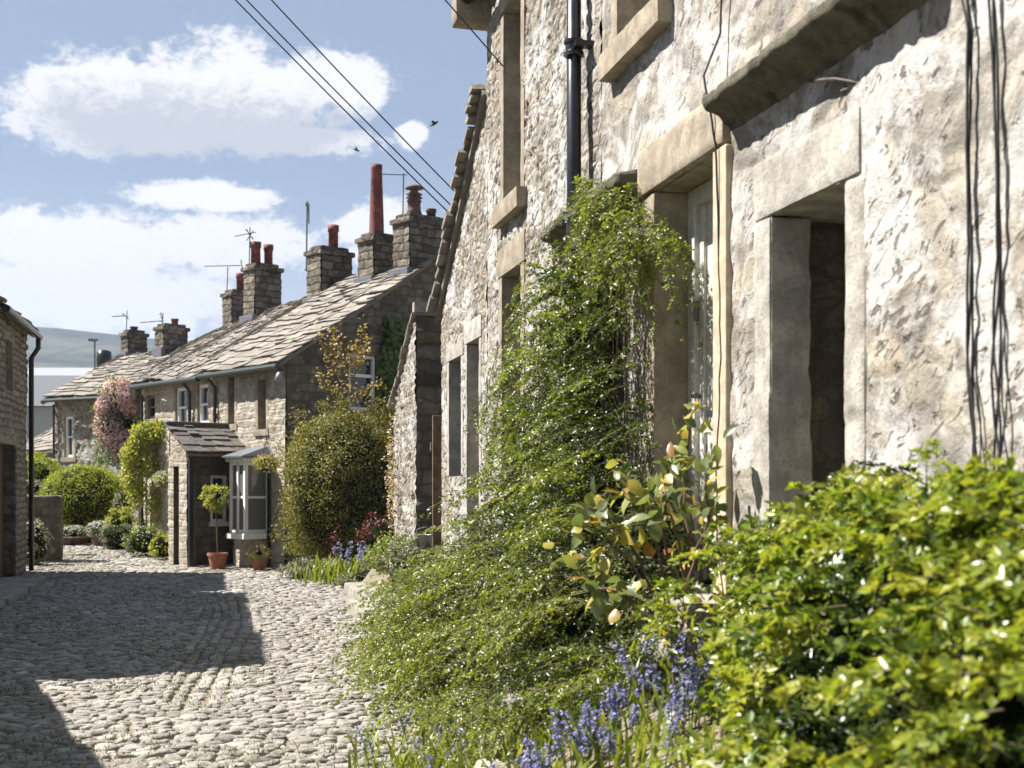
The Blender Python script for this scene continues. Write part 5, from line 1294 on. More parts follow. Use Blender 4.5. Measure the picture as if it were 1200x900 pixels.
# overhang in front of the door lintel, hanging
N3 = 330; y3 = rng.uniform(6.0, 6.95, N3); z3 = 2.62+.40*np.interp(y3, [6, 6.95], [.25, 1])*rng.random(N3)+.25*(y3-6)
S3 = np.stack([2.3-rng.uniform(.06, .34, N3), y3, z3], -1); d3 = np.stack([-.3+.4*rng.normal(size=N3), -.35+.5*rng.normal(size=N3), .1+.4*rng.normal(size=N3)], -1)
fronds(S3[:150], d3[:150], rng.uniform(.15, .36, 150), rng.uniform(.8, 1.5, 150), 9, .07, 9, .62, .024, M['cob_leaf'], cot, vmean=.6)
# long whips out to the left
wh = []
for (px0, py0, px1, py1, L_) in [(620, 395, 540, 505, 0), (612, 470, 560, 560, 0), (640, 350, 590, 400, 0), (640, 440, 575, 470, 0), (600, 400, 560, 560, 0), (560, 640, 440, 700, 0), (540, 660, 430, 740, 0), (560, 700, 432, 790, 0), (700, 250, 640, 300, 0)]:
    Z0 = 9.4 if py0 < 600 else 9.2
    a = P(px0, py0, Z0-.3); b = P(px1, py1, Z0-.6); wh.append((a, b))
for a, b in wh:
    m = 5; st = np.array([tuple(a)]*m)+rng.normal(size=(m, 3))*.05; dv = np.array(tuple(b-a)); L0 = np.linalg.norm(dv); dr = .45
    dirs = dv/L0+np.array([0, 0, dr])+.06*rng.normal(size=(m, 3)); nl = np.linalg.norm(dirs, axis=1)
    fronds(st, dirs, L0*nl*rng.uniform(.7, 1.0, m), np.full(m, dr)/nl, 26, .07, 8, .6, .022, M['cob_leaf'], cot, vmean=.62)
# dark filler solid: deep shade painted in behind the fronds
ysx = np.linspace(5.6, 12.0, 70); zsx = np.linspace(0, 1, 50); A, B = np.meshgrid(ysx, zsx, indexing='ij')
th_ = top_h(A); Zc = B*(th_-.12); T_ = thick(Zc, A)*.62*np.sqrt(np.clip(1-B**3, 0, 1))*np.clip((A-5.5)/.5, 0, 1)*np.clip((12.1-A)/.8, 0, 1)
hole_ = ((A < 6.95) & (A > 5.8) & (Zc > 1.4)); T_ = np.where(hole_, 0.02, T_)
T_ = T_*(.75+.5*fbm(np.stack([A*4, Zc*4, A*0], -1), 3, 77)); X_ = 2.30-T_
idx = np.arange(A.size).reshape(A.shape); q = np.stack([idx[:-1, :-1], idx[1:, :-1], idx[1:, 1:], idx[:-1, 1:]], -1)
kk = (T_[:-1, :-1] > .05).ravel(); fast('shade_core', np.stack([X_, A, Zc], -1).reshape(-1, 3), q.reshape(-1, 4)[kk], M['core'], cot, None, True)
# bare stems against the wall by the door
q = MB()
for k in range(9):
    y_ = rng.uniform(6.6, 7.0); pts = []; x_ = 2.3-.05-.13*rng.random(); dy = rng.normal()*.10; z0 = rng.uniform(.8, 1.5); z1 = rng.uniform(2.3, 2.95)
    for j in range(8):
        pts.append((x_+.008*rng.normal(), y_+dy*j/7+.02*rng.normal(), z0+(z1-z0)*j/7))
    r0 = rng.choice([.0025, .0035, .006]); q.tube(pts, [r0*(1-.5*j/7) for j in range(8)], 3)
    if rng.random() < .6:
        p_ = pts[3]; q.tube([p_, (p_[0]-.03, p_[1]+.07*rng.normal(), p_[2]+.12), (p_[0]-.04, p_[1]+.12*rng.normal(), p_[2]+.26)], .0018, 3)
q.build('bare_stems', M['straw'], cot)
q = MB()
def gn(a, b, r0, r1, n=9, w=.05):
    pts = []; 
    for j in range(n):
        t_ = j/(n-1); p_ = Vector(a).lerp(Vector(b), t_)+Vector((rng.normal(), rng.normal(), rng.normal()))*w*math.sin(math.pi*t_); pts.append(p_)
    q.tube(pts, [r0+(r1-r0)*j/(n-1) for j in range(n)], 7)
tr0 = P(735, 800, 6.3)
gn(tr0, P(775, 705, 6.5), .030, .022); gn(P(775, 705, 6.5), P(765, 600, 6.8), .022, .012); gn(P(755, 760, 6.4), P(810, 730, 6.1), .018, .010); gn(tr0, P(700, 700, 6.9), .02, .01); gn(P(770, 815, 6.0), P(790, 700, 6.3), .022, .012)
q.build('trunk', M['twig'], cot, smooth=True)

# ---- near shrub, lower right
nsb = plant('evergreen_shrub', (2.0, 3.6, .4), 'dense glossy green shrub filling the near right corner, out of focus', 'shrub')
def nb_top(y): return np.interp(y, [1.9, 2.6, 3.2, 3.8, 4.4, 4.8, 5.05], [1.50, 1.50, 1.51, 1.47, 1.36, 1.12, .8])
def nb_pts(n, umin, umax, gap=0):
    if gap:
        o_ = []
        while sum(map(len, o_)) < n:
            p_ = nb_pts(n*2, umin, umax); o_.append(p_[fbm(p_*np.array([4.5, 4.5, 5.5]), 3, 33) > gap])
        return np.concatenate(o_)[:n]
    y = rng.uniform(1.9, 5.05, n); tp = nb_top(y); b = rng.random(n)**.75; z = .12+b*(tp-.12)
    T = .98*np.sqrt(np.clip(1-(np.clip((z-.25)/(tp-.2), 0, 1))**2.6, 0, 1))+.02
    T *= np.interp(y, [1.9, 3.0, 3.5, 3.9, 4.3, 4.7, 5.05], [.95, 1.0, .76, .46, .25, .12, .05]); u = rng.uniform(umin, umax, n)
    T *= .82+.36*fbm(np.stack([y*3, z*3, y*0], -1), 3, 5)
    return np.stack([2.27-T*u, y, z], -1)
def ndir(n): return np.stack([-.65+.35*rng.normal(size=n), .25+.45*rng.normal(size=n), .40+.35*rng.normal(size=n)], -1)
S = nb_pts(760, .45, .85); fronds(S, ndir(760), rng.uniform(.12, .28, 760), rng.uniform(.2, .6, 760), 8, .07, 8, .62, .032, M['near_leaf'], nsb, vmean=.20)  # inner layer coloured darker, painting shade into the gaps
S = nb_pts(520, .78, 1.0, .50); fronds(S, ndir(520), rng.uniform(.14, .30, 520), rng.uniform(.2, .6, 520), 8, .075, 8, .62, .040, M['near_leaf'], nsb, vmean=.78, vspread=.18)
Nt = 170; y = rng.uniform(1.9, 5.0, Nt); S = np.stack([2.25-rng.random(Nt)*.5, y, nb_top(y)-.16], -1)
d_ = np.stack([-.4+.4*rng.normal(size=Nt), .3+.5*rng.normal(size=Nt), .6+.3*rng.normal(size=Nt)], -1)
fronds(S, d_, rng.uniform(.12, .26, Nt), rng.uniform(.3, .7, Nt), 8, .075, 7, .6, .035, M['near_leaf'], nsb, vmean=.7)
ysx = np.linspace(1.8, 5.0, 50); A, B = np.meshgrid(ysx, zsx, indexing='ij'); Zc = B*(nb_top(A)-.08)
T_ = .78*np.sqrt(np.clip(1-B**2.8, 0, 1))*np.interp(A, [1.9, 3.0, 3.5, 3.9, 4.3, 4.7], [.95, 1, .7, .36, .15, .02])*(.78+.44*fbm(np.stack([A*4, Zc*4, A*0], -1), 3, 7))
fast('shade_core', np.stack([2.29-T_, A, Zc], -1).reshape(-1, 3), np.stack([(i_ := np.arange(A.size).reshape(A.shape))[:-1, :-1], i_[1:, :-1], i_[1:, 1:], i_[:-1, 1:]], -1).reshape(-1, 4), M['core'], nsb, None, True)  # dark filler sheet, painted shade behind the near leaves

# ---- leafy plants with larger leaves
def big_leaf(n, C, D, Nn, L, W, mat, parent, val, name='leaves'):
    """six-sided folded leaf, point at the tip"""
    D = D/np.linalg.norm(D, axis=1, keepdims=True); S = np.cross(D, Nn); S /= np.linalg.norm(S, axis=1, keepdims=True)+1e-9; U = np.cross(S, D)
    L = np.asarray(L)[:, None]; W = np.asarray(W)[:, None]
    def pt(a, s_, u): return C+D*L*a+S*W*s_+U*L*u
    rim = [(0, 0, 0), (.12, .26, .05), (.32, .46, .08), (.56, .45, .05), (.80, .24, -.03), (1.0, 0, -.16), (.80, -.24, -.03), (.56, -.45, .05), (.32, -.46, .08), (.12, -.26, .05)]
    mid = [(.14, 0, 0), (.34, 0, .01), (.58, 0, -.02), (.80, 0, -.08)]
    V = np.stack([pt(*r_) for r_ in rim+mid], 1).reshape(-1, 3)
    i = np.arange(len(C))[:, None]*14
    tri = np.array([[0, 1, 10], [1, 2, 11], [1, 11, 10], [2, 3, 12], [2, 12, 11], [3, 4, 13], [3, 13, 12], [4, 5, 13], [0, 10, 9], [9, 11, 8], [9, 10, 11], [8, 12, 7], [8, 11, 12], [7, 13, 6], [7, 12, 13], [6, 13, 5]])
    F_ = (i[:, None]+tri[None]).reshape(-1, 3)
    return fast(name, V, F_, mat, parent, {'val': np.repeat(np.clip(val, 0, 1), 14)}, True)
rose = plant('rose_bush', (2.0, 5.7, .6), 'open leggy bush with big green and yellow leaves in front of the door', 'bush')
canes = [[(800, 760), (806, 640), (800, 560), (812, 480)], [(790, 740), (770, 640), (745, 575), (730, 560)], [(785, 740), (740, 690), (700, 660), (672, 650)], [(800, 700), (830, 600), (828, 520)], [(790, 720), (730, 650), (690, 610)], [(805, 690), (790, 610), (760, 580)], [(800, 730), (755, 700), (705, 700)], [(810, 650), (840, 640), (850, 655)], [(780, 720), (740, 640), (705, 600), (690, 595)], [(795, 700), (775, 620), (782, 560), (790, 530)], [(800, 720), (820, 640), (835, 600), (830, 570)], [(790, 730), (750, 710), (715, 690), (690, 690)]]
q = MB(); lc_ = []; ld_ = []; 
for cn in canes:
    Z_ = 5.45+rng.uniform(-.3, .25); pts = [P(x_, y_, Z_+rng.uniform(-.08, .08)) for x_, y_ in cn]
    v = []
    for i in range(len(pts)-1):
        for k in range(5): v.append(pts[i].lerp(pts[i+1], k/5)+Vector(rng.normal(size=3)*.006))
    v.append(pts[-1]); q.tube(v, [.0075*(1-.6*i/len(v)) for i in range(len(v))], 6)
    for i in range(4, len(v)):
        for k in range(3 if i > 6 else 1):
            lc_.append(tuple(v[i]+Vector(rng.normal(size=3)*.03))); ld_.append(rng.normal(size=3)+np.array([-.3, -.4, -.1]))
q.build('canes', plain('reddish_canes', (.10, .045, .03), .6), rose)
lc_ = np.array(lc_); ld_ = np.array(ld_); n_ = len(lc_)
big_leaf(n_, lc_, ld_, rng.normal(size=(n_, 3))*.55+np.array([-.5, .1, .8]), rng.uniform(.05, .11, n_), rng.uniform(.036, .07, n_), M['rose_leaf'], rose, rng.random(n_)**1.9)
yl = plant('mahonia_bush', (1.75, 4.6, .4), 'yellow green broad leaved bush between the bluebells and the dense near shrub', 'bush')
n_ = 760; u = rng.random(n_); yv = 4.0+rng.normal(size=n_)*.30; xv = 1.95+.13*rng.normal(size=n_); zv = .45+.62*rng.random(n_)**.8-.25*np.abs(xv-1.7)
C = np.stack([xv, yv, np.maximum(zv, .3)], -1)
big_leaf(n_, C, rdir(n_)+np.array([-.3, -.1, .25]), rdir(n_)*.6+np.array([-.4, 0, .9]), rng.uniform(.035, .075, n_), rng.uniform(.018, .036, n_), M['near_leaf'], yl, .3+.7*rng.random(n_))
n_ = 150; xv = 1.98+.12*rng.normal(size=n_); yv = 4.7+.25*rng.normal(size=n_); C = np.stack([xv, yv, .78+.30*rng.random(n_)], -1)
big_leaf(n_, C, rdir(n_)+np.array([-.3, -.1, .35]), rdir(n_)*.5+np.array([-.4, 0, .9]), rng.uniform(.035, .07, n_), rng.uniform(.018, .03, n_), M['yellow_leaf'], yl, rng.random(n_), 'young_leaves')
q = MB()
for k in range(26):
    a = (1.8+.1*rng.normal(), 4.3+.4*rng.normal(), .15); b = (1.95+.12*rng.normal(), 4.3+.35*rng.normal(), rng.uniform(.5, 1.0)); q.tube([a, tuple((np.array(a)+np.array(b))/2+rng.normal(size=3)*.03), b], [.007, .005, .002], 5)
q.build('stems', M['twig'], yl)

# ---- bluebells and strap leaves
def clump(parent, cx_, cy_, n, L, spread, mat, z0=None, wd=.012, name='leaves', lean=.6):
    x = cx_+spread[0]*rng.normal(size=n)*.5; y = cy_+spread[1]*rng.normal(size=n)*.5; z = gz(x, y) if z0 is None else np.full(n, z0)
    an = rng.uniform(0, 2*np.pi, n); Ln = L*rng.uniform(.6, 1.2, n); ho = rng.uniform(.2, lean, n)
    hd = np.stack([np.cos(an), np.sin(an), 0*an], -1); sd = np.stack([-np.sin(an), np.cos(an), 0*an], -1)
    K = 6; V = []
    for k in range(K):
        t_ = k/(K-1); w_ = wd*math.sin(math.pi*(.18+.82*t_))**.8*(1 if k < K-1 else .1)
        c_ = np.stack([x, y, z], -1)+hd*(Ln*ho*(t_**1.6))[:, None]+np.array([0, 0, 1.])*(Ln*(t_-.55*ho*t_**2.4))[:, None]
        V += [c_-sd*w_, c_+sd*w_]
    V = np.stack(V, 1); idx = np.arange(n)[:, None]*2*K; q = np.concatenate([idx+np.array([[2*k, 2*k+1, 2*k+3, 2*k+2]]) for k in range(K-1)], 0)
    return fast(name, V.reshape(-1, 3), q, mat, parent, {'val': np.repeat(np.clip(rng.normal(.5, .22, n), 0, 1), 2*K)})
def bells(parent, pts, h, mat, fl=.013, per=16):
    for (x, y, z) in pts:
        q = MB(); C = []; D = []
        hh = h*rng.uniform(.7, 1.2); a = rng.uniform(0, 6.28); le = .25*hh
        v = [(x+math.cos(a)*le*t_*t_, y+math.sin(a)*le*t_*t_, z+hh*t_) for t_ in (0, .35, .7, 1)]
        q.tube(v, .0025, 4); st = q.build('flower_stem', M['blade'], parent)
        for k in range(per):
            t_ = rng.uniform(.58, 1.03); b_ = rng.uniform(0, 6.28); p_ = np.array([x+math.cos(a)*le*t_*t_, y+math.sin(a)*le*t_*t_, z+hh*t_]); o_ = np.array([math.cos(b_), math.sin(b_), -.5])
            for m_ in range(3): C.append(p_+o_*.006+rng.normal(size=3)*.004); D.append(o_+rng.normal(size=3)*.5)
        C = np.array(C); D = np.array(D); n = len(C)
        leaves('bloom', C, D, rdir(n), fl*rng.uniform(.8, 1.4, n), fl*.8, mat, st, rng.random(n))
bb = plant('bluebell_clump', (1.6, 5.6, .3), 'drift of violet bluebells with strap leaves below the arching shrub', 'flowers')
clump(bb, 1.50, 5.05, 900, .22, (.8, 1.3), M['blade'], wd=.009)
pts = []
bcl = [(rng.uniform(590, 835), rng.uniform(4.7, 5.5)) for _ in range(17)]
for k in range(74):
    bc = bcl[k % 17]; px_ = bc[0]+14*rng.normal(); Zd = bc[1]+.12*rng.normal(); r_ = (px_-600)/F
    x_ = Zd*(ST+r_*CT); y_ = Zd*(CT-r_*ST); pts.append((x_, y_, float(gz(x_, y_))-.02))
bells(bb, pts, .26, M['blue'], fl=.016, per=20)
b2 = plant('bluebell_clump', (1.2, 6.2, .1), 'few bluebells and yellow tinged strap leaves at the very edge of the cobbles', 'flowers')
clump(b2, 1.12, 6.15, 260, .22, (.45, 1.0), M['blade'], wd=.008)
bells(b2, [(1.05+.2*rng.normal(), 6.3+.3*rng.normal(), .03) for k in range(10)], .26, M['blue'])
b3 = plant('pale_flower_head', (1.9, 5.9, .6), 'three cream flower heads drooping among the bluebells', 'flowers')
C = []
for (px_, py_, Z_) in ((722, 607+195, 5.9), (730, 775, 5.9), (598, 820, 5.6)):
    c_ = np.array(P(px_, py_, Z_)); C = c_+rng.normal(size=(60, 3))*.018; leaves('flower_head', C, rdir(60), rdir(60), .02, .014, M['pale_flower'], b3, rng.random(60))
# upright stone in the bed, bottom centre
tag(blocks('edging_stone', [(1.16, 1.36, 5.55, 5.72, -.05, .24)], M['slab'], None, rnd=.04, amp=.03, res=.03), 'upright grey edging stone among the bluebell leaves', 'stone')
tag(blocks('rubble_stone', [(1.95, 2.28, 5.35, 5.75, .55, .80)], M['slab'], None, rnd=.05, amp=.03, res=.03), 'rough stone lying below the door step', 'stone')

# ---- beds beyond: round bush, sapling, red plant, blue flowers
bs = plant('privet_bush', (2.0, 20.6, 0), 'tall rounded olive yellow bush in front of the dark cottage gable', 'bush')
cb = P(403, 565, 21.0)
bush(bs, (cb.x+.08, cb.y+.2, 1.35), (1.08, .85, 1.38), 46000, .046, M['olive_leaf'], 5, 130, shape=2.4, cr=.2, core=.80, amp=.12, fill=.6)
sap = plant('small_tree', (2.0, 21.9, 0), 'thin sapling with amber leaves rising over the olive bush', 'tree')
q = MB(); tips = []
bt = P(405, 480, 21.4)
for (x0, y0_, x1, y1_) in [(405, 490, 396, 400), (400, 450, 372, 388), (405, 480, 425, 385), (410, 470, 440, 450), (398, 430, 390, 385), (415, 440, 432, 400), (405, 480, 375, 440), (410, 490, 455, 470), (402, 440, 415, 405)]:
    a = P(x0, y0_, 21.4); b = P(x1, y1_, 21.4+rng.uniform(-.3, .3)); m_ = a.lerp(b, .5)+Vector(rng.normal(size=3)*.04); q.tube([a, m_, b], [.012, .008, .004], 5); tips += [a.lerp(b, t_) for t_ in np.linspace(.25, 1.05, 9)]
g0 = P(403, 490, 21.4); q.tube([(g0.x, g0.y, 0), (g0.x, g0.y, 1.4), g0], [.03, .022, .014], 6); q.build('trunk', M['twig'], sap)
C = np.concatenate([np.array(tuple(t_))+rng.normal(size=(9, 3))*.055 for t_ in tips]); n_ = len(C)
leaves('leaves', C, rdir(n_)+np.array([0, 0, -.2]), rdir(n_)*.7+np.array([-.5, -.2, .5]), .07*rng.uniform(.7, 1.2, n_), .045, M['autumn_leaf'], sap)
rp = plant('red_shrub', (2.4, 19.6, 0), 'small red leaved shrub against the right foot of the olive bush', 'shrub')
c_ = P(447, 612, 19.4); bush(rp, (c_.x, c_.y, .65), (.34, .3, .38), 900, .055, M['red_leaf'], 8, 20, core=.6)
c2 = P(392, 640, 19.7); leaves('leaves', np.array(c2)+rng.normal(size=(90, 3))*np.array([.05, .05, .16]), rdir(90), rdir(90), .06, .035, M['red_leaf'], rp)
bf = plant('iris_clump', (2.0, 18.8, 0), 'blue flowers with bright strap leaves in the bed below the olive bush', 'flowers')
c_ = P(440, 675, 18.9); clump(bf, c_.x, c_.y, 420, .50, (.8, .5), M['blade'], wd=.016); c_ = P(395, 675, 19.3)
clump(bf, c_.x, c_.y, 140, .40, (.4, .3), M['blade'], wd=.016)
pts = [(*P(rng.uniform(398, 470), 680, 19.0+rng.uniform(-.3, .3)).xy, .0) for k in range(46)]; bells(bf, pts, .52, M['blue'], fl=.03, per=12)
sv = plant('lavender_mound', (1.2, 20, 0), 'low silvery mound at the street edge left of the blue flowers', 'plant')
c_ = P(372, 680, 19.9); bush(sv, (c_.x, c_.y, .08), (.62, .3, .22), 2600, .05, M['silver_leaf'], 3, 30, core=.7)
c_ = P(440, 682, 18.3); bush(sv, (c_.x, c_.y, .10), (.55, .22, .2), 1700, .045, M['silver_leaf'], 4, 24, core=.7)
for (px_, py_, Z_, rx_, rz_, m_, lb_) in ((492, 664, 14.3, .30, .20, 'silver_leaf', 'grey green mat of foliage on the bank below the outhouse'), (480, 672, 15.6, .36, .22, 'blade', 'grassy tuft on the bank between the blue flowers and the outhouse')):
    c_ = P(px_, py_, Z_); pm = plant('bank_plant', (c_.x, c_.y, float(gz(c_.x, c_.y))), lb_, 'plant'); bush(pm, (c_.x-.1, c_.y, float(gz(c_.x, c_.y))+.03), (rx_, .8, rz_), 2600, .05, M[m_], 3, 34, core=.7, zmin=.0)
# garden wall behind the bush
gw_ = FA(.0, 0, 0)
tag(blocks('garden_wall', [(gw_.x+.25, gw_.x+2.6, gw_.y-.75, gw_.y-.35, -.1, 2.30)], M['gable'], None, rnd=.03, amp=.02, res=.06), 'dark stone garden wall half hidden behind the olive bush', 'wall')
tag(blocks('coping_stone', [(gw_.x+.12, gw_.x+.95, gw_.y-.82, gw_.y-.28, 2.303, 2.42)], M['pale_dressed'], None, rnd=.04, amp=.02, res=.05), 'pale coping stone on the garden wall left of the olive bush', 'stone')
# ivy on the gable
iv = plant('ivy_climber', (4, 24.5, 2), 'dark green ivy patch climbing the shaded gable above the outhouse', 'climber')
n_ = 5200; py_ = rng.uniform(372, 500, n_); px_ = 440+rng.random(n_)*60+ (py_-450)*-.12
k = rng.random(n_) < np.interp(px_, [438, 452, 500], [.25, 1, 1]); px_, py_ = px_[k], py_[k]; n_ = len(px_)
sv_ = np.array([s_of(x_, FG) for x_ in px_]); zz_ = np.array([z_of(x_, y_, 0, FG) for x_, y_ in zip(px_, py_)])
wob = fbm(np.stack([sv_*3, zz_*3, sv_*0], -1), 3, 6); k = (wob > .36) & (zz_ < EAVE+(RIDGE-EAVE)*(1-np.abs(sv_-DEP)/DEP)-.25); sv_, zz_, wob = sv_[k], zz_[k], wob[k]; n_ = len(sv_)
C = FG2.arr(np.stack([sv_, -.04-.22*(wob-.3)*rng.random(n_)*2, zz_], -1))
leaves('leaves', C, rdir(n_)*.6+np.array([0, 0, -.8]), rdir(n_)*.5+np.array([-d2[0], -d2[1], .4]), .10*rng.uniform(.6, 1.2, n_), .085, M['ivy_leaf'], iv)
# pinkish climber on outhouse
pk2 = plant('pink_climber', (2.2, 15.9, 1), 'small pink flowering climber on the lit outhouse wall', 'climber')
n_ = 500; C = np.stack([2.24-.08*rng.random(n_), 16.2+.25*rng.normal(size=n_)*.8, 1.55+.38*rng.normal(size=n_)], -1)
leaves('flowers', C[:260], rdir(260), rdir(260), .035, .03, M['pink'], pk2); leaves('leaves', C[260:], rdir(240), rdir(240), .05, .03, M['olive_leaf'], pk2)

# ---- far court: hedge, climbers, troughs, pots
hd = plant('round_hedge', (-3, 29, 0), 'big rounded clipped yellow green hedge in front of the far cottage', 'hedge')
ch = P(98, 565, 28.6); bush(hd, (ch.x, ch.y+.3, .93), (1.02, 1.0, .98), 34000, .045, M['hedge_leaf'], 9, 200, shape=2.3, cr=.10, core=.92, amp=.03, neat=True)
hd2 = plant('clipped_hedge', (-5, 32, 0), 'squared dark hedge by the far cottage corner behind the low wall end', 'hedge')
ch = P(44, 565, 31.0); bush(hd2, (ch.x, ch.y, 1.05), (.5, .8, 1.05), 7000, .06, M['hedge_leaf'], 11, 50, shape=6, cr=.16, core=.88, amp=.05)
cm = plant('clematis_climber', (-2, 31, 2), 'tall mass of pink blossom climbing the far cottage corner', 'climber')
c_ = P(137, 495, 30.9)
bush(cm, (c_.x, c_.y, c_.z), (.50, .32, 1.12), 5200, .06, M['ivy_leaf'], 12, 60, shape=2.4, cr=.25, core=.7)
for (px_, py_, rx_, rz_) in [(140, 462, .42, .42), (128, 500, .36, .5), (142, 520, .34, .4), (152, 470, .28, .4), (121, 478, .2, .25)]:
    c2 = P(px_, py_, 30.75); d_ = rdir(1500); C = np.array(c2)+d_*np.array([rx_, .34, rz_])*rng.uniform(.75, 1.05, (1500, 1)); leaves('blossom', C, rdir(1500), d_+rdir(1500)*.5, .055*rng.uniform(.6, 1.2, 1500), .045, M['pink'], cm)
gl = plant('green_climber', (-1.2, 26, 2), 'light green climber covering the middle cottage wall down to its door', 'climber')
for (px_, py_, rx_, rz_, nn_) in [(174, 512, .38, .34, 1500), (192, 508, .20, .34, 800), (156, 535, .26, .34, 900), (176, 545, .30, .30, 800), (195, 560, .14, .75, 900), (160, 575, .20, .40, 600), (184, 590, .22, .5, 600), (150, 560, .15, .3, 300)]:
    c2 = P(px_, py_, 25.7); d_ = rdir(nn_); C = np.array(c2)+d_*np.array([rx_, .25, rz_])*(rng.random((nn_, 1))**.4); leaves('leaves', C, rdir(nn_), rdir(nn_)+np.array([-.4, -.2, .6]), .075*rng.uniform(.6, 1.2, nn_), .05, M['lime_leaf'], gl)
q = MB()
for px_ in (163, 185, 176):
    a = P(px_, 640, 25.9); b = P(px_+rng.uniform(-4, 4), 530, 25.9); q.tube([(a.x, a.y, .05), b], [.02, .012], 5)
q.build('stems', M['twig'], gl)
def small_bush(name, px, pyb, Z, rx, rz, n, ls, mat, label, cat, core=.7, z0=None, shape=2., group=None, flowers=None):
    c_ = P(px, pyb, Z); zb = float(gz(c_.x, c_.y)) if z0 is None else z0
    t = plant(name, (c_.x, c_.y, zb), label, cat, group); bush(t, (c_.x, c_.y, zb+rz*.9), (rx, rx*.8, rz), n, ls, M[mat], random.randint(0, 99), 24, core=core, zmin=zb, shape=shape)
    if flowers:
        d_ = rdir(flowers[1], (0, -.3, .6)); C = np.array([c_.x, c_.y, zb+rz*.9])+d_*np.array([rx, rx*.8, rz])*1.05
        leaves('flowers', C, rdir(len(C)), d_, flowers[2], flowers[2], M[flowers[0]], t)
    return t
small_bush('low_shrub', 142, 632, 27.2, .33, .45, 1500, .05, 'lime_leaf', 'upright bright green shrub right of the round hedge', 'shrub')
small_bush('low_shrub', 172, 628, 26.2, .30, .36, 1400, .05, 'lime_leaf', 'yellow green shrub at the foot of the green climber', 'shrub')
small_bush('low_shrub', 170, 648, 25.0, .42, .30, 1700, .05, 'near_leaf', 'sprawling green plants along the cottage foot left of the porch', 'shrub', flowers=('pale_flower', 90, .04))
small_bush('low_shrub', 192, 650, 24.3, .28, .27, 1000, .05, 'lime_leaf', 'lime green mound spilling on the cobbles beside the porch wall', 'shrub')
small_bush('low_shrub', 206, 648, 23.9, .10, .50, 800, .045, 'hedge_leaf', 'narrow upright clipped shrub tight against the porch front', 'shrub', shape=5)
small_bush('silver_shrub', 138, 640, 26.5, .40, .27, 2200, .035, 'silver_leaf', 'grey green mound beside the stone trough', 'shrub', core=.85)
small_bush('leafy_plant', 152, 600, 27.5, .35, .3, 700, .06, 'silver_leaf', 'pale variegated leafy plant above the green shrub', 'plant', z0=.85, core=.5)
small_bush('low_shrub', 40, 664, 23.0, .30, .42, 1500, .05, 'silver_leaf', 'pale flowering plants at the foot of the left drainpipe', 'shrub', flowers=('pale_flower', 80, .045))
def pot(px, pyb, Z, r, h, mat, label, fol=None, name='plant_pot', group=None, prof=None):
    c_ = P(px, pyb, Z); zb = max(float(gz(c_.x, c_.y)), 0)+.0; t = plant(name, (c_.x, c_.y, zb), label, 'pot', group); q = MB()
    pr_ = prof or [(r*.68, 0), (r*.95, h*.82), (r*1.05, h*.83), (r*1.05, h), (r*.9, h), (r*.86, h*.88)]
    q.lathe((c_.x, c_.y, zb), pr_, 20); q.build('pot_body', M[mat], t, smooth=False); return t, (c_.x, c_.y, zb+h)
def pot_plant(name, top, r, rz, n, ls, mat, label, cat, fl=None, core=.6):
    t = plant(name, top, label, cat); bush(t, (top[0], top[1], top[2]+rz*.7), (r, r, rz), n, ls, M[mat], 3, 16, core=core, zmin=top[2]-.05)
    if fl:
        d_ = rdir(fl[1], (0, -.3, .7)); C = np.array([top[0], top[1], top[2]+rz*.7])+d_*np.array([r, r, rz])*1.08; leaves('flowers', C, rdir(len(C)), d_, fl[2], fl[2], M[fl[0]], t)
_, tp = pot(117, 636, 27.4, .20, .24, 'dark_clay', 'round dark pot in front of the hedge, full of pale lilac flowers'); pot_plant('bedding_plant', tp, .26, .16, 500, .04, 'silver_leaf', 'pale lilac flowers mounding out of the round dark pot', 'flowers', ('pale_flower', 260, .04))
_, tp = pot(86, 636, 27.6, .26, .16, 'dark_clay', 'wide shallow bowl of white flowers in front of the hedge', prof=[(.16, 0), (.34, .15), (.36, .17), (.34, .19), (.28, .17)]); pot_plant('bedding_plant', tp, .32, .14, 600, .04, 'near_leaf', 'white flowers in the wide shallow bowl', 'flowers', ('pale_flower', 220, .035))
for (px_, pyb, Z_, w_, lb) in ((62, 636, 27.4, .75, 'low brown stone trough left of the flower bowl'), (160, 640, 26.0, .42, 'small grey stone trough among the plants by the climber')):
    c_ = P(px_, pyb, Z_); zb = float(gz(c_.x, c_.y)); tag(blocks('stone_trough', [(c_.x-w_/2, c_.x+w_/2, c_.y-.15, c_.y+.2, zb-.02, zb+.24)], M['slab'] if w_ < .5 else M['gable'], None, rnd=.03), lb, 'trough')
small_bush('trough_plant', 62, 622, 27.5, .3, .16, 500, .05, 'near_leaf', 'leafy plant growing out of the low brown trough', 'plant', z0=.36)
small_bush('wall_plant', 36, 580, 25.2, .22, .16, 300, .05, 'silver_leaf', 'white flowers trailing on top of the low dark wall end', 'plant', z0=1.24, flowers=('pale_flower', 70, .05))

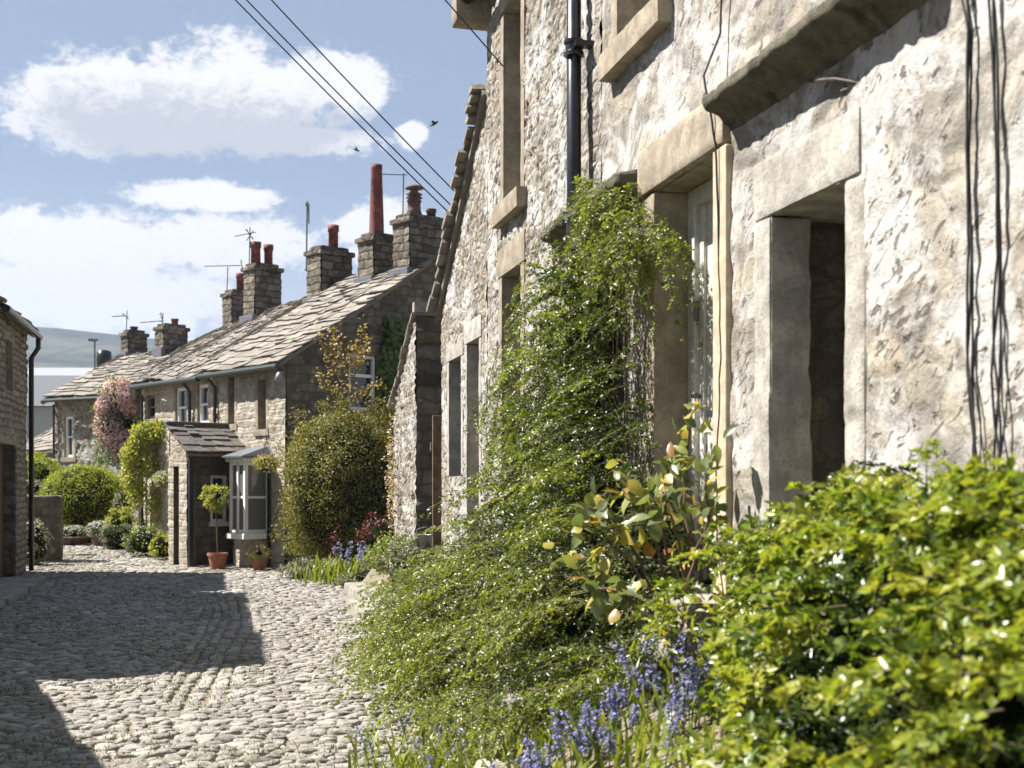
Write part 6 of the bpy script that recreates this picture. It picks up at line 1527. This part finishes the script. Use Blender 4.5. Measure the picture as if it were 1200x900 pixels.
# topiary and pots at the porch
_, tp = pot(255, 664, 22.0, .17, .28, 'terracotta', 'tall terracotta pot holding the ball shaped tree beside the bay window')
to = plant('topiary_tree', tp, 'ball headed standard tree on a bare stem in front of the porch', 'tree'); q = MB(); q.tube([tp, (tp[0]-.02, tp[1], tp[2]+.5), (tp[0]-.03, tp[1], tp[2]+.85)], .016, 6); q.build('trunk', M['twig'], to)
ct = P(252, 584, 22.0); bush(to, (tp[0]-.03, tp[1], ct.z), (.22, .22, .23), 1000, .055, M['lime_leaf'], 5, 22, core=.5, name='crown')
_, tp = pot(304, 667, 21.9, .14, .20, 'terracotta', 'small terracotta pot of pink geraniums below the bay window'); pot_plant('geranium', tp, .19, .13, 260, .055, 'lime_leaf', 'pink and green geranium in the small pot below the bay window', 'flowers', ('coral_flower', 40, .04), core=.3)
def basket(px, py, Z, r, mats, label):
    c_ = P(px, py, Z); t = thing('hanging_basket', c_, label, 'hanging basket', 'hanging baskets on the cottages'); q = MB()
    q.lathe((c_.x, c_.y, c_.z), [(.03, -r*.85), (r*.6, -r*.6), (r*.9, -.2*r), (r, 0), (r*.9, .01)], 16); q.build('basket_body', M['basket'], t, smooth=True)
    q = MB()
    for a in (0, 2.1, 4.2): q.tube([(c_.x+r*math.cos(a), c_.y+r*math.sin(a), c_.z), (c_.x, c_.y, c_.z+.42)], .005, 4)
    q.build('chain', M['iron'], t)
    n = 700; d_ = rdir(n, (0, -.1, .5)); C = np.array(c_)+d_*np.array([r*1.35, r*1.35, r*.8])*(rng.random((n, 1))**.35)
    leaves('leaves', C, rdir(n), rdir(n), .045, .03, M['lime_leaf'], t); k = 240; leaves('flowers', C[:k]*1.0+d_[:k]*.02, rdir(k), d_[:k], .04, .035, M[mats], t); return c_
cb_ = basket(312, 543, 21.9, .17, 'coral_flower', 'hanging basket of coral and white flowers on the wall right of the bay window')
q = MB(); q.tube([(cb_.x, cb_.y, cb_.z+.42), tuple(FA(s_of(322), .03, cb_.z+.45))], .01, 5); tag(q.build('basket_bracket', M['black'], None), 'black iron bracket above the coral hanging basket', 'bracket')
cb_ = basket(195, 562, 24.3, .20, 'blue', 'hanging basket of violet flowers beside the green climber')
q = MB(); q.tube([(cb_.x, cb_.y, cb_.z+.42), (cb_.x+.45, cb_.y+.35, cb_.z+.45)], .01, 5); tag(q.build('basket_bracket', M['black'], None), 'black iron bracket above the violet hanging basket', 'bracket')

# moss and grass between the cobbles
n_ = 26000; x = rng.uniform(-3, 1.3, n_); y = rng.uniform(5.5, 30, n_); k = fbm(np.stack([x*1.1, y*.8, x*0], -1), 3, 40)+.12*sstep(y, 23, 26) ++.14*(1-sstep(y,6.8,8.5))*(x>-1.6); k = (k > .58); x, y = x[k], y[k]; n_ = len(x)
C = np.stack([x, y, gz(x, y)+.005], -1); D = rdir(n_)*.5+np.array([0, 0, 1.])
tag(leaves('grass', C, D, rdir(n_), .032*rng.uniform(.5, 1.2, n_), .008, M['grass']), 'tufts of grass in the joints of the cobbles', None, kind='stuff')

# ================================================================== BEYOND: barn, low roof, hill
barn = thing('farm_building', P(60, 565, 62), 'large grey roofed barn with pale boarded wall beyond the cottages', 'barn')
bz = lambda py, Z: EYE+(HOR-py)/F*Z
a0 = P(-160, 565, 58); a1 = P(190, 565, 62)
q = MB(); q.add([(a0.x, a0.y, -6), (a1.x, a1.y, -6), (a1.x, a1.y, bz(477, 62)), (a0.x, a0.y, bz(477, 58))], [(0, 1, 2, 3)])
q.add([(a0.x, a0.y, -6), (a0.x-3, a0.y+14, -6), (a0.x-3, a0.y+14, bz(477, 58)), (a0.x, a0.y, bz(477, 58))], [(0, 1, 2, 3)]); q.add([(a1.x, a1.y, -6), (a1.x+2, a1.y+14, -6), (a1.x+2, a1.y+14, bz(477, 62)), (a1.x, a1.y, bz(477, 62))], [(3, 2, 1, 0)])
def board_mat():
    m, n, b, out = newmat('barn_boards'); sp = n.new('ShaderNodeSeparateXYZ', ins={0: geo(n)}); w_ = n.new('ShaderNodeTexWave', ins={'Scale': 1.4, 'Distortion': .3}); 
    c_ = n.mix(n.srange(w_.outputs['Fac'], .2, .5), (.22, .24, .235), (.33, .36, .35)); n.l.new(c_, b.inputs['Base Color']); b.inputs['Roughness'].default_value = .8; return m
q.build('boarded_wall', board_mat(), barn)
q = MB(); z0_, z1_ = bz(476, 60), bz(442, 66)
q.add([(a0.x-1, a0.y-.3, bz(476, 58)), (a1.x+1, a1.y-.3, bz(476, 62)), (a1.x+1, a1.y+5, bz(442, 68)), (a0.x-1, a0.y+5, bz(442, 64)), (a1.x+1, a1.y+14, bz(476, 62)), (a0.x-1, a0.y+14, bz(476, 58))], [(0, 1, 2, 3), (3, 2, 4, 5)]); q.build('roof', M['grey_roof'], barn)
b2_ = thing('farm_building', P(60, 565, 90), 'second barn with a whitish sheet roof showing above the grey one', 'barn')
a0 = P(-200, 565, 92); a1 = P(330, 565, 98)
q = MB(); q.add([(a0.x, a0.y, bz(442, 92)), (a1.x, a1.y, bz(442, 98)), (a1.x+1, a1.y+6, bz(431, 104)), (a0.x, a0.y+6, bz(431, 98)), (a1.x+1, a1.y+14, bz(445, 110)), (a0.x, a0.y+14, bz(445, 105))], [(0, 1, 2, 3), (3, 2, 4, 5)]); q.build('roof', plain('pale_sheet', (.24, .24, .26), .7), b2_)
q = MB(); q.add([(a0.x, a0.y+.2, -12), (a1.x, a1.y+.2, -12), (a1.x, a1.y+.2, bz(443, 98)), (a0.x, a0.y+.2, bz(443, 92))], [(0, 1, 2, 3)]); q.build('wall', M['grey_roof'], b2_)
lr = thing('low_outbuilding', P(45, 565, 40), 'low tiled roof just left of the far cottage, above the dark hedge', 'outbuilding')
q = MB(); a = P(10, 530, 40); b = P(66, 528, 38.5); slate_roof('roof', [a, b], [P(25, 519, 42.5), P(66, 500, 42.0)], 8, .4, .03, M['roof'], lr, 44)
q = MB(); q.add([(a.x, a.y+.1, -1), (b.x, b.y+.1, -1), (b.x, b.y+.1, b.z), (a.x, a.y+.1, a.z)], [(0, 1, 2, 3)]); q.build('wall', M['gable'], lr)

def hill():
    xs = np.linspace(-1500, 1500, 150); ys = np.linspace(300, 2600, 90); A, B = np.meshgrid(xs, ys, indexing='ij')
    px_ = 250+A/B*1540
    ridge = np.interp(A/1500, [-1, -.35, -.26, -.20, -.12, 0, .3, 1], [218, 203, 199, 195, 193, 178, 160, 200])
    t_ = np.clip((B-300)/1250, 0, 1); Z = -14+ridge*(t_**1.35)*np.where(B > 1550, 1-.15*((B-1550)/1000), 1)
    Z = Z+14*t_*(fbm(np.stack([A/260, B/260, A*0], -1), 5, 9)-.5)*2*(1-.85*sstep(t_,.8,1)); idx = np.arange(A.size).reshape(A.shape)
    q_ = np.stack([idx[:-1, :-1], idx[1:, :-1], idx[1:, 1:], idx[:-1, 1:]], -1).reshape(-1, 4)
    m, n, b, out = newmat('moorland'); pos = geo(n)
    f1 = n.noise(pos, .006, 5, .6, .6); f2 = n.noise(pos, .03, 5, .6)
    c_ = n.mix(n.srange(f1, .42, .58), (.028, .034, .028), (.085, .085, .062)); c_ = n.mix(n.math('MULTIPLY', n.srange(f2, .5, .62), .8), c_, (.035, .05, .025))
    v = n.new('ShaderNodeTexVoronoi', ins={'Vector': pos, 'Scale': .007}); v.feature = 'DISTANCE_TO_EDGE'
    c_ = n.mix(n.srange(v.outputs[0], .03, .0), c_, (.03, .035, .025))
    n.l.new(c_, b.inputs['Base Color']); b.inputs['Roughness'].default_value = 1; b.inputs['Specular IOR Level'].default_value = 0
    tag(fast('hills', np.stack([A, B, Z], -1).reshape(-1, 3), q_, m, None, None, True), kind='structure')
    # trees scattered on the lower slope
    t = 0
hill()
def haze():
    q = MB(); q.box(-5100, 5100, -60, 5100, -16, 235)
    m = bpy.data.materials.new('haze_air'); m.use_nodes = True; n = NT(m.node_tree); n.n.clear(); out = n.new('ShaderNodeOutputMaterial')
    v = n.new('ShaderNodeVolumePrincipled'); v.inputs['Color'].default_value = (.66, .78, 1, 1); v.inputs['Density'].default_value = .00022; v.inputs['Anisotropy'].default_value = .2
    n.l.new(v.outputs[0], out.inputs['Volume']); tag(q.build('haze', m, None), kind='stuff')
haze()
